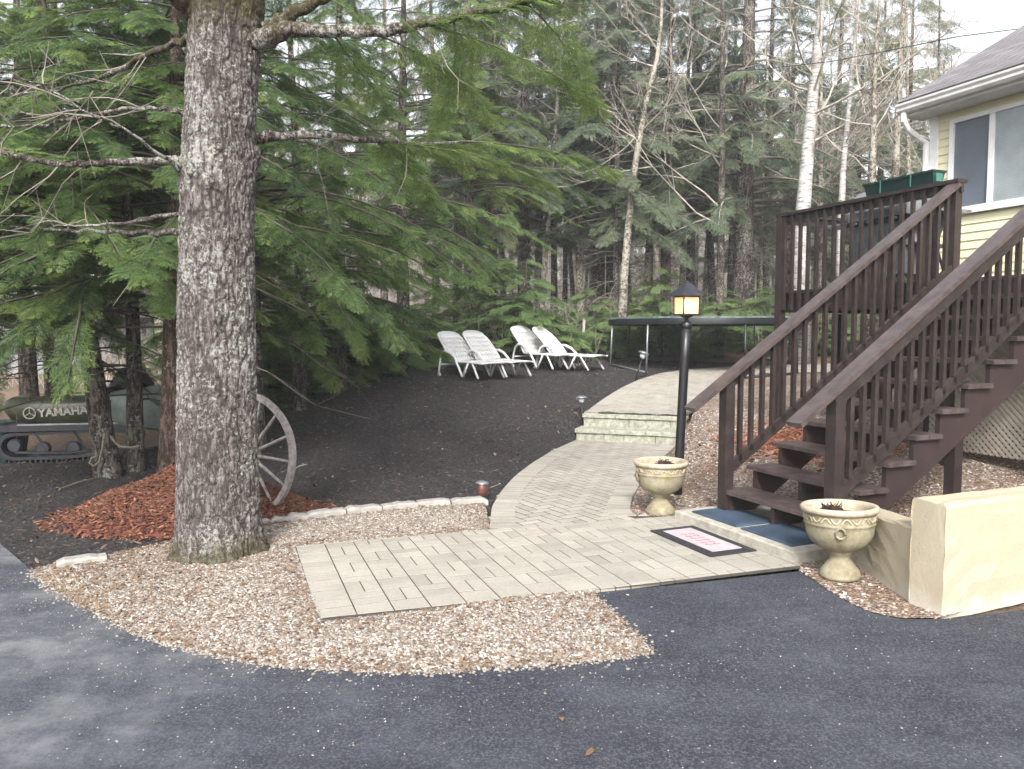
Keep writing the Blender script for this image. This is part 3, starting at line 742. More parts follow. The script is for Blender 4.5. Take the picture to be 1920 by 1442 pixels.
pl, pr = at_z(106, 1068, 0)[:2], at_z(190, 1056, 0)[:2]; d = (pr - pl); L_ = np.linalg.norm(d)
edging((pl + pr) / 2 + np.array([0, .03]), d / L_, L_ * 1.12, 'pale edging stone alone at the left tip of the gravel bed', .06)

# ------------------------------------------------------------------ slab, pads, doormat
slab = MB().box(S, -.355, .75, -1.21, .185, -.02, .09, 0, None, .008).build('concrete_slab', M['concrete'])
tag(slab, 'low concrete landing slab at the foot of the brown stairs', 'slab')
def pad(a0, a1, b0, b1, z, lab):
    mb = MB().box(S, a0, a1, b0, b1, z, z + .014, 0, None, .004)
    k = int((b1 - b0) / .025)
    for i in range(1, k): mb.box(S, a0 + .02, a1 - .02, b0 + i * .025 - .004, b0 + i * .025 + .004, z + .013, z + .0165)
    o = mb.build('stair_pad', M['blue_pad']); tag(o, lab, 'mat', 'blue pads on the landing slab')
pad(-.27, .16, -.50, .06, .091, 'blue rubber pad on the slab, the one nearer the lamp post')
pad(-.27, .16, -1.10, -.56, .091, 'blue rubber pad on the slab, the one beside the right urn')
dm_c = [at_z(*q, .025)[:2] for q in [(1215.6, 996.7), (1329, 1044.6), (1425, 1035), (1300, 986)]]
ctr = sum(dm_c) / 4; ea = (dm_c[1] - dm_c[0] + dm_c[2] - dm_c[3]) / 2; eb = (dm_c[3] - dm_c[0] + dm_c[2] - dm_c[1]) / 2
la, lb_ = np.linalg.norm(ea), np.linalg.norm(eb); ea /= la; eb = np.array([-ea[1], ea[0]])
dm = empty('doormat', (ctr[0], ctr[1], .024), 'black edged doormat with pink white centre and red lettering, on the pavers', 'doormat')
def DF(a, b, c): q_ = ctr + ea * a + eb * b; return (q_[0], q_[1], .026 + c)
la, lb_ = la * .98, lb_ * .95
child(MB().box(DF, -la / 2, la / 2, -lb_ / 2, lb_ / 2, 0, .010, 0, None, .004), 'border', M['mat_black'], dm)
child(MB().box(DF, -la / 2 + .075, la / 2 - .075, -lb_ / 2 + .075, lb_ / 2 - .075, .008, .0135), 'face', M['mat_face'], dm)
mb = MB()   # faded, unreadable cursive strokes
for i in range(6):
    for jj in range(2):
        x0 = -la * .20 + i * la * .08; y0 = -.045 + jj * .07
        t_ = np.linspace(0, 2 * np.pi, 12); r1 = rng.uniform(.6, 1)
        pts = np.stack([x0 + .016 * np.cos(t_ * r1 + i), y0 + .022 * np.sin(t_ + i * 1.3), np.full(12, .0145)], 1)
        mb.tube([DF(*p) for p in pts], .0022, 4)
child(mb, 'lettering', M['mat_red'], dm)

# ------------------------------------------------------------------ stairs
run, ris, w, z0 = .2772, .1866, 1.15, .091
NS = 11; A = run * (NS - 1); slope = ris / run; DZ = z0 + ris * NS; TL = run / math.hypot(run, ris)
stairs = empty('stairs', S(0, -w / 2, z0), 'dark brown wooden outdoor staircase with open risers climbing to the deck', 'staircase')
def nos(a): return z0 + ris + slope * a
for n_ in range(1, NS):
    mb = MB(); z = z0 + ris * n_; a0 = run * (n_ - 1)
    mb.box(S, a0, a0 + .142, -w - .04, .03, z - .036, z, 0, None, .004)
    mb.box(S, a0 + .147, a0 + run + .012, -w - .04, .03, z - .036, z - .0005, 0, None, .004)
    child(mb, 'tread', M['brown_worn_sheen'], stairs)
def stringer(b0, b1):
    pts = [(0.03, z0)]
    for n_ in range(1, NS):
        pts += [(run * (n_ - 1) + .03, z0 + ris * n_ - .038), (run * n_ + .03, z0 + ris * n_ - .038)]
    pts += [(A + .03, DZ - .22)]
    low = [(A + .03, nos(A) - .50), (.30, z0)]
    P_ = pts + low; k = len(P_); vs = [S(a, b0, z) for a, z in P_] + [S(a, b1, z) for a, z in P_]
    from mathutils.geometry import tessellate_polygon
    tr_ = tessellate_polygon([[Vector((a, z, 0)) for a, z in P_]])
    f_ = [tuple(t) for t in tr_] + [tuple(k + i for i in t[::-1]) for t in tr_] + [(i, (i + 1) % k, k + (i + 1) % k, k + i) for i in range(k)]
    mb = MB(); mb.add(vs, f_); child(mb, 'stringer', M['brown_red'], stairs)
stringer(-.06, -.02); stringer(-.59, -.55); stringer(-w + .005, -w + .045)
def newel(par, a, b, zb, zt, s=.092, m_='brown'):
    mb = MB(); mb.box(S, a - s / 2, a + s / 2, b - s / 2, b + s / 2, zb, zt, 0, None, .004); return child(mb, 'post', M[m_], par)
hr = .954
def stair_rail(b, side):
    newel(stairs, .03, b, z0, nos(.03) + hr - .045)
    mb = MB(); a_, b_2 = -.35, A - .05
    mb.bar(S(a_, b, nos(a_) + hr - .019), S(b_2, b, nos(b_2) + hr - .019), .14, .036); child(mb, 'handrail', M['brown_worn_sheen'], stairs)
    mb = MB(); mb.bar(S(-.02, b + .03 * side, nos(-.02) + hr - .092), S(b_2, b + .03 * side, nos(b_2) + hr - .092), .036, .10); child(mb, 'top_rail', M['brown'], stairs)
    mb = MB(); mb.bar(S(.075, b, nos(.075) + .13), S(b_2, b, nos(b_2) + .13), .036, .085); child(mb, 'bottom_rail', M['brown'], stairs)
    n_ = 22
    for i in range(n_):
        a = .17 + i * (A - .2) / n_
        mb = MB(); mb.box(S, a - .018, a + .018, b - .018 - .03 * side * -0, b + .018, nos(a) + .12, nos(a) + hr - .06); child(mb, 'baluster', M['brown'], stairs)
stair_rail(0.0, 1); stair_rail(-w - .03, -1)
sp_ = S(1.42, -w + .09, 0); zb = g1(sp_[0], sp_[1])
newel(stairs, 1.42, -w + .09, zb - .03, nos(1.42) - .42, .09)

# ------------------------------------------------------------------ deck
deck = empty('deck', S(A + 1, 1.2, g1(*S(A + 1, 1.2, 0)[:2])), 'raised dark brown wooden deck with baluster railing beside yellow house', 'deck')
DW = 2.02; B1 = 2.39; B0 = -3.6
mb = MB(); bw = .14; a = A + .02
while a < A + DW - .02:
    mb.box(S, a, min(a + bw - .006, A + DW), B0, B1 + .02, DZ - .034, DZ, 0, None, .003); a += bw
child(mb, 'floor_board', M['brown_worn_sheen'], deck)
mb = MB(); mb.box(S, A + .035, A + .073, B0, B1, DZ - .27, DZ - .036); child(mb, 'rim_joist', M['brown'], deck)
mb = MB(); mb.box(S, A + .076, A + DW, B1 - .04, B1, DZ - .27, DZ - .036); child(mb, 'rim_joist', M['brown'], deck)
for i in range(10):
    b = B0 + .3 + i * .55
    mb = MB(); mb.box(S, A + .078, A + DW, b, b + .038, DZ - .25, DZ - .037); child(mb, 'joist', M['brown'], deck)
RZ = DZ + .94
def deck_post(a, b, zt=None, low=True, s=.092):
    q_ = S(a, b, 0); zb = g1(q_[0], q_[1]) - .04 if low else DZ - .25
    mb = MB(); mb.box(S, a - s / 2, a + s / 2, b - s / 2, b + s / 2, zb, zt or RZ - .02, 0, None, .004); child(mb, 'post', M['brown'], deck)
deck_post(A - .015, B1 - .02); deck_post(A - .015, .02, RZ + .01); deck_post(A - .015, -w - .01, RZ + .01); deck_post(A + DW - .12, B1 - .02); deck_post(A + 1.0, B1 + .0, DZ - .28)
deck_post(A - .015, B0 + .05)
def deck_rail(a0, b0, a1, b1):
    L_ = math.hypot(a1 - a0, b1 - b0)
    cap_ = MB(); cap_.bar(S(a0, b0, RZ + .0), S(a1, b1, RZ + .0), .14, .036); child(cap_, 'rail_cap', M['brown'], deck)
    t_ = MB(); t_.bar(S(a0, b0, RZ - .064), S(a1, b1, RZ - .064), .036, .088); child(t_, 'top_rail', M['brown'], deck)
    n_ = int(L_ / .128)
    for i in range(1, n_):
        f_ = i / n_; a, b = a0 + (a1 - a0) * f_, b0 + (b1 - b0) * f_
        m2_ = MB(); m2_.box(S, a - .018 - .032, a + .018 - .032, b - .018, b + .018, DZ - .24, RZ - .022); child(m2_, 'baluster', M['brown'], deck)
deck_rail(A + .0, -.05, A + .0, B1 + .03)
deck_rail(A + .0, B0, A + .0, -w - .02)
cap_ = MB(); cap_.bar(S(A + .08, B1 - .02, RZ), S(A + DW - .1, B1 - .02, RZ), .14, .036); child(cap_, 'rail_cap', M['brown'], deck)
t_ = MB(); t_.bar(S(A + .05, B1 - .02, RZ - .064), S(A + DW - .1, B1 - .02, RZ - .064), .036, .088); child(t_, 'top_rail', M['brown'], deck)
# lattice skirt under the deck
lat = empty('lattice_skirt', S(A + .3, -1.5, .8), 'pale diamond lattice skirt closing the space under the deck', 'lattice')
mb = MB(); aL = A + .25; b0_, b1_ = -3.5, .42; zl0, zl1 = .42, DZ - .28; st_ = .062
hh = zl1 - zl0
for sgn, da in ((1, 0), (-1, .007)):
    b = b0_ - hh
    while b < b1_ + hh:
        pA, pB = [b, zl0], [b + sgn * hh, zl1]
        if sgn < 0: pA, pB = [b + hh, zl0], [b, zl1]
        # clip to b range
        def cl(p, q_):
            t0 = 0
            if p[0] < b0_: t0 = (b0_ - p[0]) / (q_[0] - p[0]) if q_[0] != p[0] else 2
            if p[0] > b1_: t0 = (b1_ - p[0]) / (q_[0] - p[0]) if q_[0] != p[0] else 2
            return t0
        t0, t1 = cl(pA, pB), cl(pB, pA)
        if t0 >= 0 and t1 >= 0 and t0 + t1 < .97:
            P_ = [pA[i] + (pB[i] - pA[i]) * t0 for i in (0, 1)]; Q_ = [pB[i] + (pA[i] - pB[i]) * t1 for i in (0, 1)]
            mb.bar(S(aL + da, P_[0], P_[1]), S(aL + da, Q_[0], Q_[1]), .005, .028, up=(0, 0, 1))
        b += st_ * 1.414 * .75
child(mb, 'panel', M['lattice'], lat)
mb = MB(); mb.box(S, aL - .012, aL - .001, b1_, b1_ + .06, zl0, zl1); mb.box(S, aL - .012, aL - .001, b0_, b1_, zl1, zl1 + .05); child(mb, 'trim_board', M['brown'], lat)

# planter box on the rail
pb = empty('rail_planter', S(A, .65, RZ + .02), 'long dark green plastic window box sitting on the deck rail', 'planter')
mb = MB(); bb0, bb1 = .20, 1.06; zb_, zt_ = RZ + .019, RZ + .150
def PBX(i, o_, z): return i
vs = []
for (z, k) in ((zb_, .062), (zt_ - .02, .085), (zt_ - .02, .098), (zt_, .098), (zt_, .086), (zb_ + .02, .056)):
    vs += [S(A - k, bb0 + .06 - k * .6, z), S(A + k, bb0 + .06 - k * .6, z), S(A + k, bb1 - .06 + k * .6, z), S(A - k, bb1 - .06 + k * .6, z)]
f_ = [(0, 3, 2, 1), (20, 21, 22, 23)] + [(l * 4 + i, l * 4 + (i + 1) % 4, l * 4 + 4 + (i + 1) % 4, l * 4 + 4 + i) for l in range(5) for i in range(4)]
mb.add(vs, f_); child(mb, 'box', M['green_plastic'], pb)
mb = MB()
for b in (.45, .82): mb.box(S, A - .102, A - .096, b, b + .012, zb_, zt_ + .004)
child(mb, 'bracket', M['green_lip'], pb)
mb = MB(); mb.box(S, A - .045, A + .045, bb0 + .004, bb0 + .012, zb_ + .02, zt_ - .03); child(mb, 'end_panel', M['green_lip'], pb)

# grill on the deck
GA, GBb = A + .52, 1.18
gr = empty('gas_grill', S(GA, GBb, DZ), 'grey and black gas barbecue grill on wheels standing on the deck', 'grill')
def GF(a, b, c): return S(GA + a, GBb + b, DZ + c)
child(MB().box(GF, -.24, .24, -.38, .38, .12, .72, 0, None, .01), 'cabinet', M['grey_paint'], gr)
child(MB().box(GF, -.245, -.241, -.35, .35, .16, .68), 'cabinet_door', M['grey_metal'], gr)
mb = MB(); prof = [(-.27, .76), (-.27, .86), (-.22, 1.0), (-.12, 1.10), (0, 1.14), (.14, 1.11), (.24, 1.02), (.27, .88), (.27, .76)]
vs = [GF(a, -.40, c) for a, c in prof] + [GF(a, .40, c) for a, c in prof]; k = len(prof)
mb.add(vs, [(i, i + 1, k + i + 1, k + i) for i in range(k - 1)] + [tuple(range(k)), tuple(range(2 * k - 1, k - 1, -1))]); hood = child(mb, 'hood', M['grey_metal'], gr)
mb = MB(); mb.tube([GF(-.31, -.28, .90), GF(-.31, .28, .90)], .014, 8); mb.tube([GF(-.31, -.26, .90), GF(-.25, -.26, .90)], .01, 6); mb.tube([GF(-.31, .26, .90), GF(-.25, .26, .90)], .01, 6); child(mb, 'handle', M['black_metal'], gr)
child(MB().box(GF, -.27, .27, -.41, .41, .70, .765, 0, None, .006), 'firebox', M['black_metal'], gr)
child(MB().box(GF, -.22, .24, -.78, -.42, .74, .775, 0, None, .006), 'side_shelf', M['grey_metal'], gr)
child(MB().box(GF, -.22, .24, .42, .78, .74, .775, 0, None, .006), 'side_shelf', M['grey_metal'], gr)
for b in (-.3, .3):
    for a in (-.18, .18):
        mb = MB(); mb.lathe([(0.001, -.015), (.06, -.015), (.06, .015), (.001, .015)], (0, 0, 0), 16, axis=0)
        mb.v = [np.array([GF(p[1], b + p[0], .06 + p[2]) for p in mb.v[0]])]; child(mb, 'wheel', M['black_metal'], gr)
    mb = MB(); mb.tube([GF(-.2, b, .06), GF(-.2, b, .13)], .012); mb.tube([GF(.2, b, .06), GF(.2, b, .13)], .012); child(mb, 'leg', M['black_metal'], gr)
for i in range(4):
    mb = MB(); mb.tube([GF(-.272, -.27 + i * .18, .73), GF(-.30, -.27 + i * .18, .73)], .018, 10); child(mb, 'knob', M['grey_metal'], gr)
# folded deck umbrella / dark bar leaning beside the grill: covered chair
ch_ = empty('folded_chair', S(A + .42, .83, DZ), 'dark folded metal patio chair leaning by the grill', 'chair')
mb = MB()
for b in (.55, .85): mb.tube([S(A + .22, b, DZ + .02), S(A + .62, b, DZ + .80)], .013, 6); mb.tube([S(A + .60, b, DZ + .02), S(A + .30, b, DZ + .72)], .013, 6)
mb.tube([S(A + .62, .55, DZ + .80), S(A + .62, .85, DZ + .80)], .013, 6); child(mb, 'frame', M['black_metal'], ch_)
mb = MB(); mb.bar(S(A + .40, .70, DZ + .44), S(A + .60, .70, DZ + .78), .28, .012, up=(.4, .1, .9)); child(mb, 'backrest', M['grey_paint'], ch_)
mb = MB(); mb.bar(S(A + .28, .70, DZ + .42), S(A + .66, .70, DZ + .40), .28, .02); child(mb, 'seat', M['dark_metal'], ch_)

# ------------------------------------------------------------------ house
HA = A + 2.05     # wall plane
HB = 2.46         # left corner (along v)
q1 = at_d(1745, 225, 10.0)
HB = float((np.array(q1[:2]) - L2) @ V2)
ZS = 4.40; HL = -9
house = empty('house', S(HA + 2, HB - 4, .5), 'yellow clapboard house with white trim, gutter and shingle roof', 'house')
mb = MB()
ex_ = .1025; z = .2; k = 0
# window opening
wb1 = float((np.array(at_d(1786, 300, 9.8)[:2]) - L2) @ V2); 
def wallb(px):  # b coordinate on the wall plane for a sight line
    r_ = ray(px, 400)[:2]; Mx = np.array([[r_[0], -V2[0]], [r_[1], -V2[1]]]); s_ = np.linalg.solve(Mx, L2 + U2 * HA); return s_[1]
HB = wallb(1743); wbL = wallb(1779); wbR = wallb(2140); wz0, wz1 = 3.13, 4.30
while z < ZS:
    segs = [(HL, HB - .10)]
    if z + ex_ > wz0 and z < wz1: segs = [(HL, wbR), (wbL, HB - .10)]
    for s0_, s1_ in segs:
        zt = min(z + ex_, ZS)
        vs = [S(HA - .016, s0_, z), S(HA - .016, s1_, z), S(HA - .002, s1_, zt), S(HA - .002, s0_, zt), S(HA, s0_, z), S(HA, s1_, z)]
        mb.add(vs, [(1, 0, 3, 2), (0, 1, 5, 4)])
    z += ex_
# gable side wall behind
child(mb, 'siding', M['siding'], house)
mb = MB(); mb.box(S, HA + .005, HA + 8, HL, HB - .01, -.2, ZS + .05); child(mb, 'wall', M['siding'], house)
mb = MB(); mb.box(S, HA - .03, HA + .10, HB - .10, HB + .012, 1.2, ZS); child(mb, 'corner_board', M['white'], house)
mb = MB(); mb.box(S, HA - .006, HA + .02, HB - .5, HB - .11, ZS - .10, ZS); 
# soffit, fascia, gutter
OV = .36; RB_ = HB + .16
mb = MB(); mb.box(S, HA - OV, HA + .02, HL, RB_, ZS + .0, ZS + .02); mb.box(S, HA - OV - .02, HA - OV, HL, RB_, ZS - .005, ZS + .17); child(mb, 'soffit', M['gutter'], house)
mb = MB(); prof = [(0, .0), (-.07, .0), (-.10, .03), (-.10, .06), (-.12, .09), (-.12, .115), (-.112, .115), (-.10, .09), (-.09, .02), (0, .02)]
a_ = HA - OV - .02; vs = [S(a_ + x, b, ZS + .03 + z) for b in (HL, RB_) for x, z in prof]; k = len(prof)
mb.add(vs, [(i, (i + 1) % k, k + (i + 1) % k, k + i) for i in range(k)] + [tuple(range(k)), tuple(range(2 * k - 1, k - 1, -1))]); child(mb, 'gutter', M['gutter'], house)
# roof
pitch = .56; a0 = HA - OV - .06; zr0 = ZS + .165
me = bpy.data.meshes.new('roof'); RLn = 5.0; cs = math.hypot(1, pitch)
def RP(t, b, o_=0): return S(a0 + t, b, zr0 + pitch * t + o_)
vs = [RP(0, HL), RP(0, RB_ + .03), RP(RLn, RB_ + .03), RP(RLn, HL), RP(0, HL, .03), RP(0, RB_ + .03, .03), RP(RLn, RB_ + .03, .03), RP(RLn, HL, .03)]
vs += [S(a0 + 2 * RLn, HL, zr0), S(a0 + 2 * RLn, RB_ + .03, zr0)]
fs = [(4, 5, 6, 7), (0, 3, 2, 1), (0, 1, 5, 4), (1, 2, 6, 5), (7, 6, 9, 8)]
me.from_pydata(vs, [], fs); me.materials.append(M['shingle'])
uv = me.uv_layers.new(name='UVMap'); 
for pidx, p in enumerate(me.polygons):
    for li in p.loop_indices:
        vi = me.loops[li].vertex_index; cv = np.array(vs[vi][:2]) - L2
        uv.data[li].uv = (float(cv @ V2), float((cv @ U2 - a0) * cs))
me.update(); roof = bpy.data.objects.new('roof', me); col.objects.link(roof); roof.parent = house; roof.matrix_parent_inverse = par_inv(house)
mb = MB(); 
for zz, o_ in ((0, 0),):
    vs = [RP(.02, RB_ + .0, -.17), RP(.02, RB_ + .0, 0), RP(RLn, RB_, 0), RP(RLn, RB_, -.17), RP(.02, RB_ - .025, -.17), RP(.02, RB_ - .025, 0), RP(RLn, RB_ - .025, 0), RP(RLn, RB_ - .025, -.17)]
    mb.add(vs, [(0, 1, 2, 3), (7, 6, 5, 4), (0, 4, 5, 1), (1, 5, 6, 2), (2, 6, 7, 3), (3, 7, 4, 0)])
child(mb, 'rake_board', M['gutter'], house)
# gable wall triangle
mb = MB(); mb.add([S(HA, HB, ZS), S(HA + 8, HB, ZS), S(a0 + RLn, HB, zr0 + pitch * RLn - .1), S(HA, HB, ZS + .3), S(HA, HB - .05, ZS), S(HA + 8, HB - .05, ZS), S(a0 + RLn, HB - .05, zr0 + pitch * RLn - .1)], [(0, 1, 2, 3), (4, 6, 5)]); child(mb, 'gable', M['siding'], house)
# downspout with elbow
mb = MB(); dsb = HB + .05
mb.tube([S(a_ - .05, RB_ - .08, ZS + .03), S(a_ - .05, RB_ - .08, ZS - .06), S(a_ + .05, RB_ - .07, ZS - .16), S(HA - .14, dsb + .03, ZS - .25), S(HA - .055, dsb - .01, ZS - .32), S(HA - .055, dsb - .01, ZS - .5), S(HA - .055, dsb - .01, .6)], [.038] * 7, 8); child(mb, 'downspout', M['white'], house)
# window
win = MB(); t_ = .055
for (b0w, b1w, z0w, z1w) in ((wbL - t_, wbL, wz0, wz1), (wbR, wbR + t_, wz0, wz1), (wbR + t_, wbL - t_, wz1 - t_, wz1), (wbR + t_, wbL - t_, wz0, wz0 + t_)):
    win.box(S, HA - .045, HA + .02, b0w, b1w, z0w, z1w)
wf = child(win, 'window', M['white'], house)
bm_ = wallb(1857); 
def sub(mb, name, m_, par):
    o = mb.build(name, m_, None); o.parent = par; return o
wm = MB(); wm.box(S, HA - .042, HA + .015, bm_ - .035, bm_ + .03, wz0 + t_, wz1 - t_); sub(wm, 'mullion', M['white'], wf)
wm = MB(); wm.box(S, HA - .012, HA - .006, bm_ + .03, wbL - t_, wz0 + t_, wz1 - t_); sub(wm, 'screen_pane', M['screen'], wf)
wm = MB(); wm.box(S, HA - .022, HA - .016, wbR + t_, bm_ - .035, wz0 + t_, wz1 - t_)
sub(wm, 'pane', M['blind'], wf)
wm = MB(); wm.box(S, HA - .07, HA - .018, wbR - .02, wbL + .02, wz0 - .035, wz0 - .001); sub(wm, 'sill', M['white'], wf)
# house base under the deck
mb = MB(); mb.box(S, HA - .02, HA + .0, HL, HB, .1, 1.95); child(mb, 'foundation', M['concrete'], house)

# ------------------------------------------------------------------ yellow stucco walls
C0 = at_z(1766, 1156, 0)[:2]
YU = np.array([.92, .38]); YU /= np.linalg.norm(YU); YV = np.array([-YU[1], YU[0]])
yw = empty('retaining_wall', (C0[0], C0[1], 0), 'low cream yellow stucco garden wall with stepped end beside the drive', 'wall')
def YF(a, b, c): q_ = C0 + YU * a + YV * b; return (q_[0], q_[1], c)
def rough_box(fr, a0, a1, b0, b1, c0, c1, n=14):
    mb = MB(); aa = np.linspace(a0, a1, n); cc = np.linspace(c0, c1, 8); bb = np.linspace(b0, b1, 5); r_ = .018
    ring = []
    # profile across b with rounded top edges
    pr = [(b0, c) for c in cc[:-1]] + [(b0, c1 - r_), (b0 + r_ * .3, c1 - r_ * .3), (b0 + r_, c1)] + [(b, c1) for b in bb[1:-1]] + [(b1 - r_, c1), (b1 - r_ * .3, c1 - r_ * .3), (b1, c1 - r_)] + [(b1, c) for c in cc[-2::-1]]
    k = len(pr); vs = []
    for i, a in enumerate(aa):
        for (b, c) in pr: vs.append(fr(a + (rng.normal(0, .002)), b + rng.normal(0, .0025), c + rng.normal(0, .002)))
    f_ = [(i * k + j, (i + 1) * k + j, (i + 1) * k + j + 1, i * k + j + 1) for i in range(n - 1) for j in range(k - 1)]
    f_ += [tuple(range(k)), tuple((n - 1) * k + j for j in range(k - 1, -1, -1))]
    mb.add(vs, f_); return mb
child(rough_box(YF, 0, 3.4, 0, .22, -.02, .64, 30), 'high_wall', M['stucco'], yw)
Lw = np.array([.02, 1.0]); Lw /= np.linalg.norm(Lw); C1 = C0 + YV * .20 + YU * .0
def YL(a, b, c): q_ = C1 + Lw * a + np.array([Lw[1], -Lw[0]]) * b; return (q_[0], q_[1], c - .10 * a * (c > .2))
child(rough_box(YL, 0, 1.15, .0, .2, -.02, .47, 12), 'low_wall', M['stucco'], yw)

# ------------------------------------------------------------------ urns
def make_urn(loc, label, tilt=(0, 0), seed=1):
    u_ = empty('urn_planter', (0, 0, 0), label, 'planter', 'stone urn planters by the stairs')
    outer = [(.0, 0), (.125, 0), (.128, .02), (.122, .035), (.118, .05), (.112, .06), (.092, .085), (.070, .12), (.066, .14), (.074, .155), (.080, .162), (.076, .17), (.10, .185), (.15, .21), (.188, .25), (.208, .30), (.214, .34), (.218, .36), (.224, .365), (.216, .372)]
    band = [(.216, .372), (.217, .40), (.220, .432)]
    rim = [(.220, .432), (.236, .438), (.243, .450), (.243, .464), (.236, .474), (.222, .477), (.206, .470), (.198, .45), (.190, .36), (.001, .36)]
    MB().lathe(outer + band[1:], n=48).build('bowl', M['urn'], u_, True)
    MB().lathe(rim[:-1], n=48).build('rim', M['urn_rim'], u_, True)
    mb = MB(); n_ = 22
    for i in range(n_):
        t0 = i / n_ * 2 * math.pi; up = i % 2 == 0; pts = []
        for s_ in np.linspace(0, 1, 7):
            th = t0 + (s_ - .5) * 2 * math.pi / n_ * .95; hgt = math.sin(s_ * math.pi)
            z = .388 + .030 * hgt if up else .418 - .030 * hgt
            pts.append((.2205 * math.cos(th), .2205 * math.sin(th), z))
        mb.tube(pts, .0055, 5)
    mb.build('frieze', M['urn_rim'], u_)
    for sg in (0, math.pi):
        th = sg - .45; c = np.array([.232 * math.cos(th), .232 * math.sin(th), .33]); ex = np.array([-math.sin(th), math.cos(th), 0])
        pts = [c + ex * .028 * math.cos(t) + np.array([0, 0, .034 * math.sin(t)]) - np.array([math.cos(th), math.sin(th), 0]) * .012 * (math.sin(t) < -.2) for t in np.linspace(0, 2 * math.pi, 14)]
        MB().tube(pts, .008, 6, False).build('ring_handle', M['urn'], u_, True)
    r2 = np.random.default_rng(seed); mb = MB(); nr, na = 9, 30; vs = [(0, 0, .41)]
    for i in range(1, nr):
        for j in range(na):
            r_ = .193 * i / (nr - 1); th = 2 * math.pi * j / na
            bump_ = .05 * math.exp(-((r_ * math.cos(th) - .08) ** 2 + (r_ * math.sin(th) - .02) ** 2) / .006)
            vs.append((r_ * math.cos(th), r_ * math.sin(th), .408 + bump_ * (i < nr - 1) + r2.normal(0, .008) * (i < nr - 1)))
    f_ = [(0, 1 + j, 1 + (j + 1) % na) for j in range(na)] + [(1 + (i - 1) * na + j, 1 + i * na + j, 1 + i * na + (j + 1) % na, 1 + (i - 1) * na + (j + 1) % na) for i in range(1, nr - 1) for j in range(na)]
    mb.add(vs, f_)
    for i in range(26):
        th = r2.uniform(0, 6.28); r_ = r2.uniform(0, .07); c = (.06 + r_ * math.cos(th), .02 + r_ * math.sin(th), .44)
        mb.tube([c, (c[0] + r2.normal(0, .03), c[1] + r2.normal(0, .03), .46 + r2.uniform(0, .03))], [.005, .002], 4)
    mb.build('potting_soil', M['potting'], u_)
    u_.location = loc; u_.rotation_euler = (tilt[0], tilt[1], R(-20) + seed)
    return u_
p = at_z(1243, 966, .01); make_urn((p[0], p[1] + .12, g1(p[0], p[1] + .12) + .002), 'weathered stone urn standing by the lamp post', (0, 0), 1)
p = at_z(1590, 1092, .01); make_urn((p[0], p[1] + .12, .008), 'weathered stone urn standing between slab and yellow wall', (R(-1.0), R(2.5)), 2)

# ------------------------------------------------------------------ lamp post
lb = at_z(1271, 926, .03); lb[1] += .02
lt = at_d(1287, 607, lb[1])
lamp = empty('lamp_post', (lb[0], lb[1], g1(lb[0], lb[1])), 'black garden lamp post with lit square lantern beside the path', 'lamp')
dirn = (lt - lb) / np.linalg.norm(lt - lb)
mb = MB(); zz = np.linspace(0, 1, 6); mb.tube([lb + (lt - lb) * t for t in zz], [.047, .046, .045, .045, .045, .045], 16); child(mb, 'pole', M['black_metal'], lamp, True)
mb = MB(); mb.lathe([(.045, -.05), (.052, -.045), (.055, -.02), (.052, .0), (.040, .02), (.02, .03), (.018, .05), (.03, .055), (.05, .065), (.065, .075), (.065, .082), (.001, .082)], lt, 16); child(mb, 'collar', M['black_metal'], lamp, True)
lc = lt + np.array([0, 0, .082]); LW, LH = .088, .185; rotl = R(20)
def LF(a, b, c): return (lc[0] + a * math.cos(rotl) - b * math.sin(rotl), lc[1] + a * math.sin(rotl) + b * math.cos(rotl), lc[2] + c)
mb = MB()
for a in (-1, 1):
    for b in (-1, 1): mb.bar(LF(a * .085, b * .085, 0), LF(a * LW, b * LW, LH), .013, .013)
for z in (.006, LH - .006):
    k = .085 + (z > .1) * .003
    for (x0, y0, x1, y1) in ((-k, -k, k, -k), (k, -k, k, k), (k, k, -k, k), (-k, k, -k, -k)): mb.bar(LF(x0, y0, z), LF(x1, y1, z), .014, .014)
for i in range(1, 4):
    for s_ in (-1, 1):
        t_ = -.085 + i * .0425
        mb.bar(LF(t_, s_ * .086, .0), LF(t_, s_ * .086, LH), .003, .003); mb.bar(LF(s_ * .086, t_, .0), LF(s_ * .086, t_, LH), .003, .003)
child(mb, 'cage', M['black_metal'], lamp)
mb = MB(); k = .083
for (x0, y0, x1, y1) in ((-k, -k, k, -k), (k, -k, k, k), (k, k, -k, k), (-k, k, -k, -k)):
    mb.add([LF(x0, y0, .012), LF(x1, y1, .012), LF(x1, y1, LH - .012), LF(x0, y0, LH - .012)], [(0, 1, 2, 3)])
gl = child(mb, 'glass_pane', M['pane'], lamp)
m_, nt_, b_ = mat('lantern_glass'); out = nt_.nodes['Material Output']
tr = N(nt_, 'ShaderNodeBsdfTransparent'); tr.inputs[0].default_value = (1, .85, .68, 1); mxs = N(nt_, 'ShaderNodeMixShader'); mxs.inputs[0].default_value = .45
em = b_; b_.inputs['Base Color'].default_value = (.8, .6, .42, 1); b_.inputs['Roughness'].default_value = .4; b_.inputs['Emission Color'].default_value = (1, .45, .18, 1); b_.inputs['Emission Strength'].default_value = .42
lk(nt_, tr.outputs[0], mxs.inputs[2]); lk(nt_, b_.outputs[0], mxs.inputs[1]); lk(nt_, mxs.outputs[0], out.inputs['Surface'])
gl.data.materials[0] = m_
mb = MB(); mb.lathe([(.001, .03), (.02, .04), (.032, .07), (.036, .10), (.028, .13), (.012, .15), (.001, .155)], lc, 12); child(mb, 'bulb', M['bulb'], lamp, True)
mb = MB(); ro = [(.125, LH - .0), (.118, LH + .012), (.035, LH + .115), (.022, LH + .12), (.001, LH + .15)]
vs = []
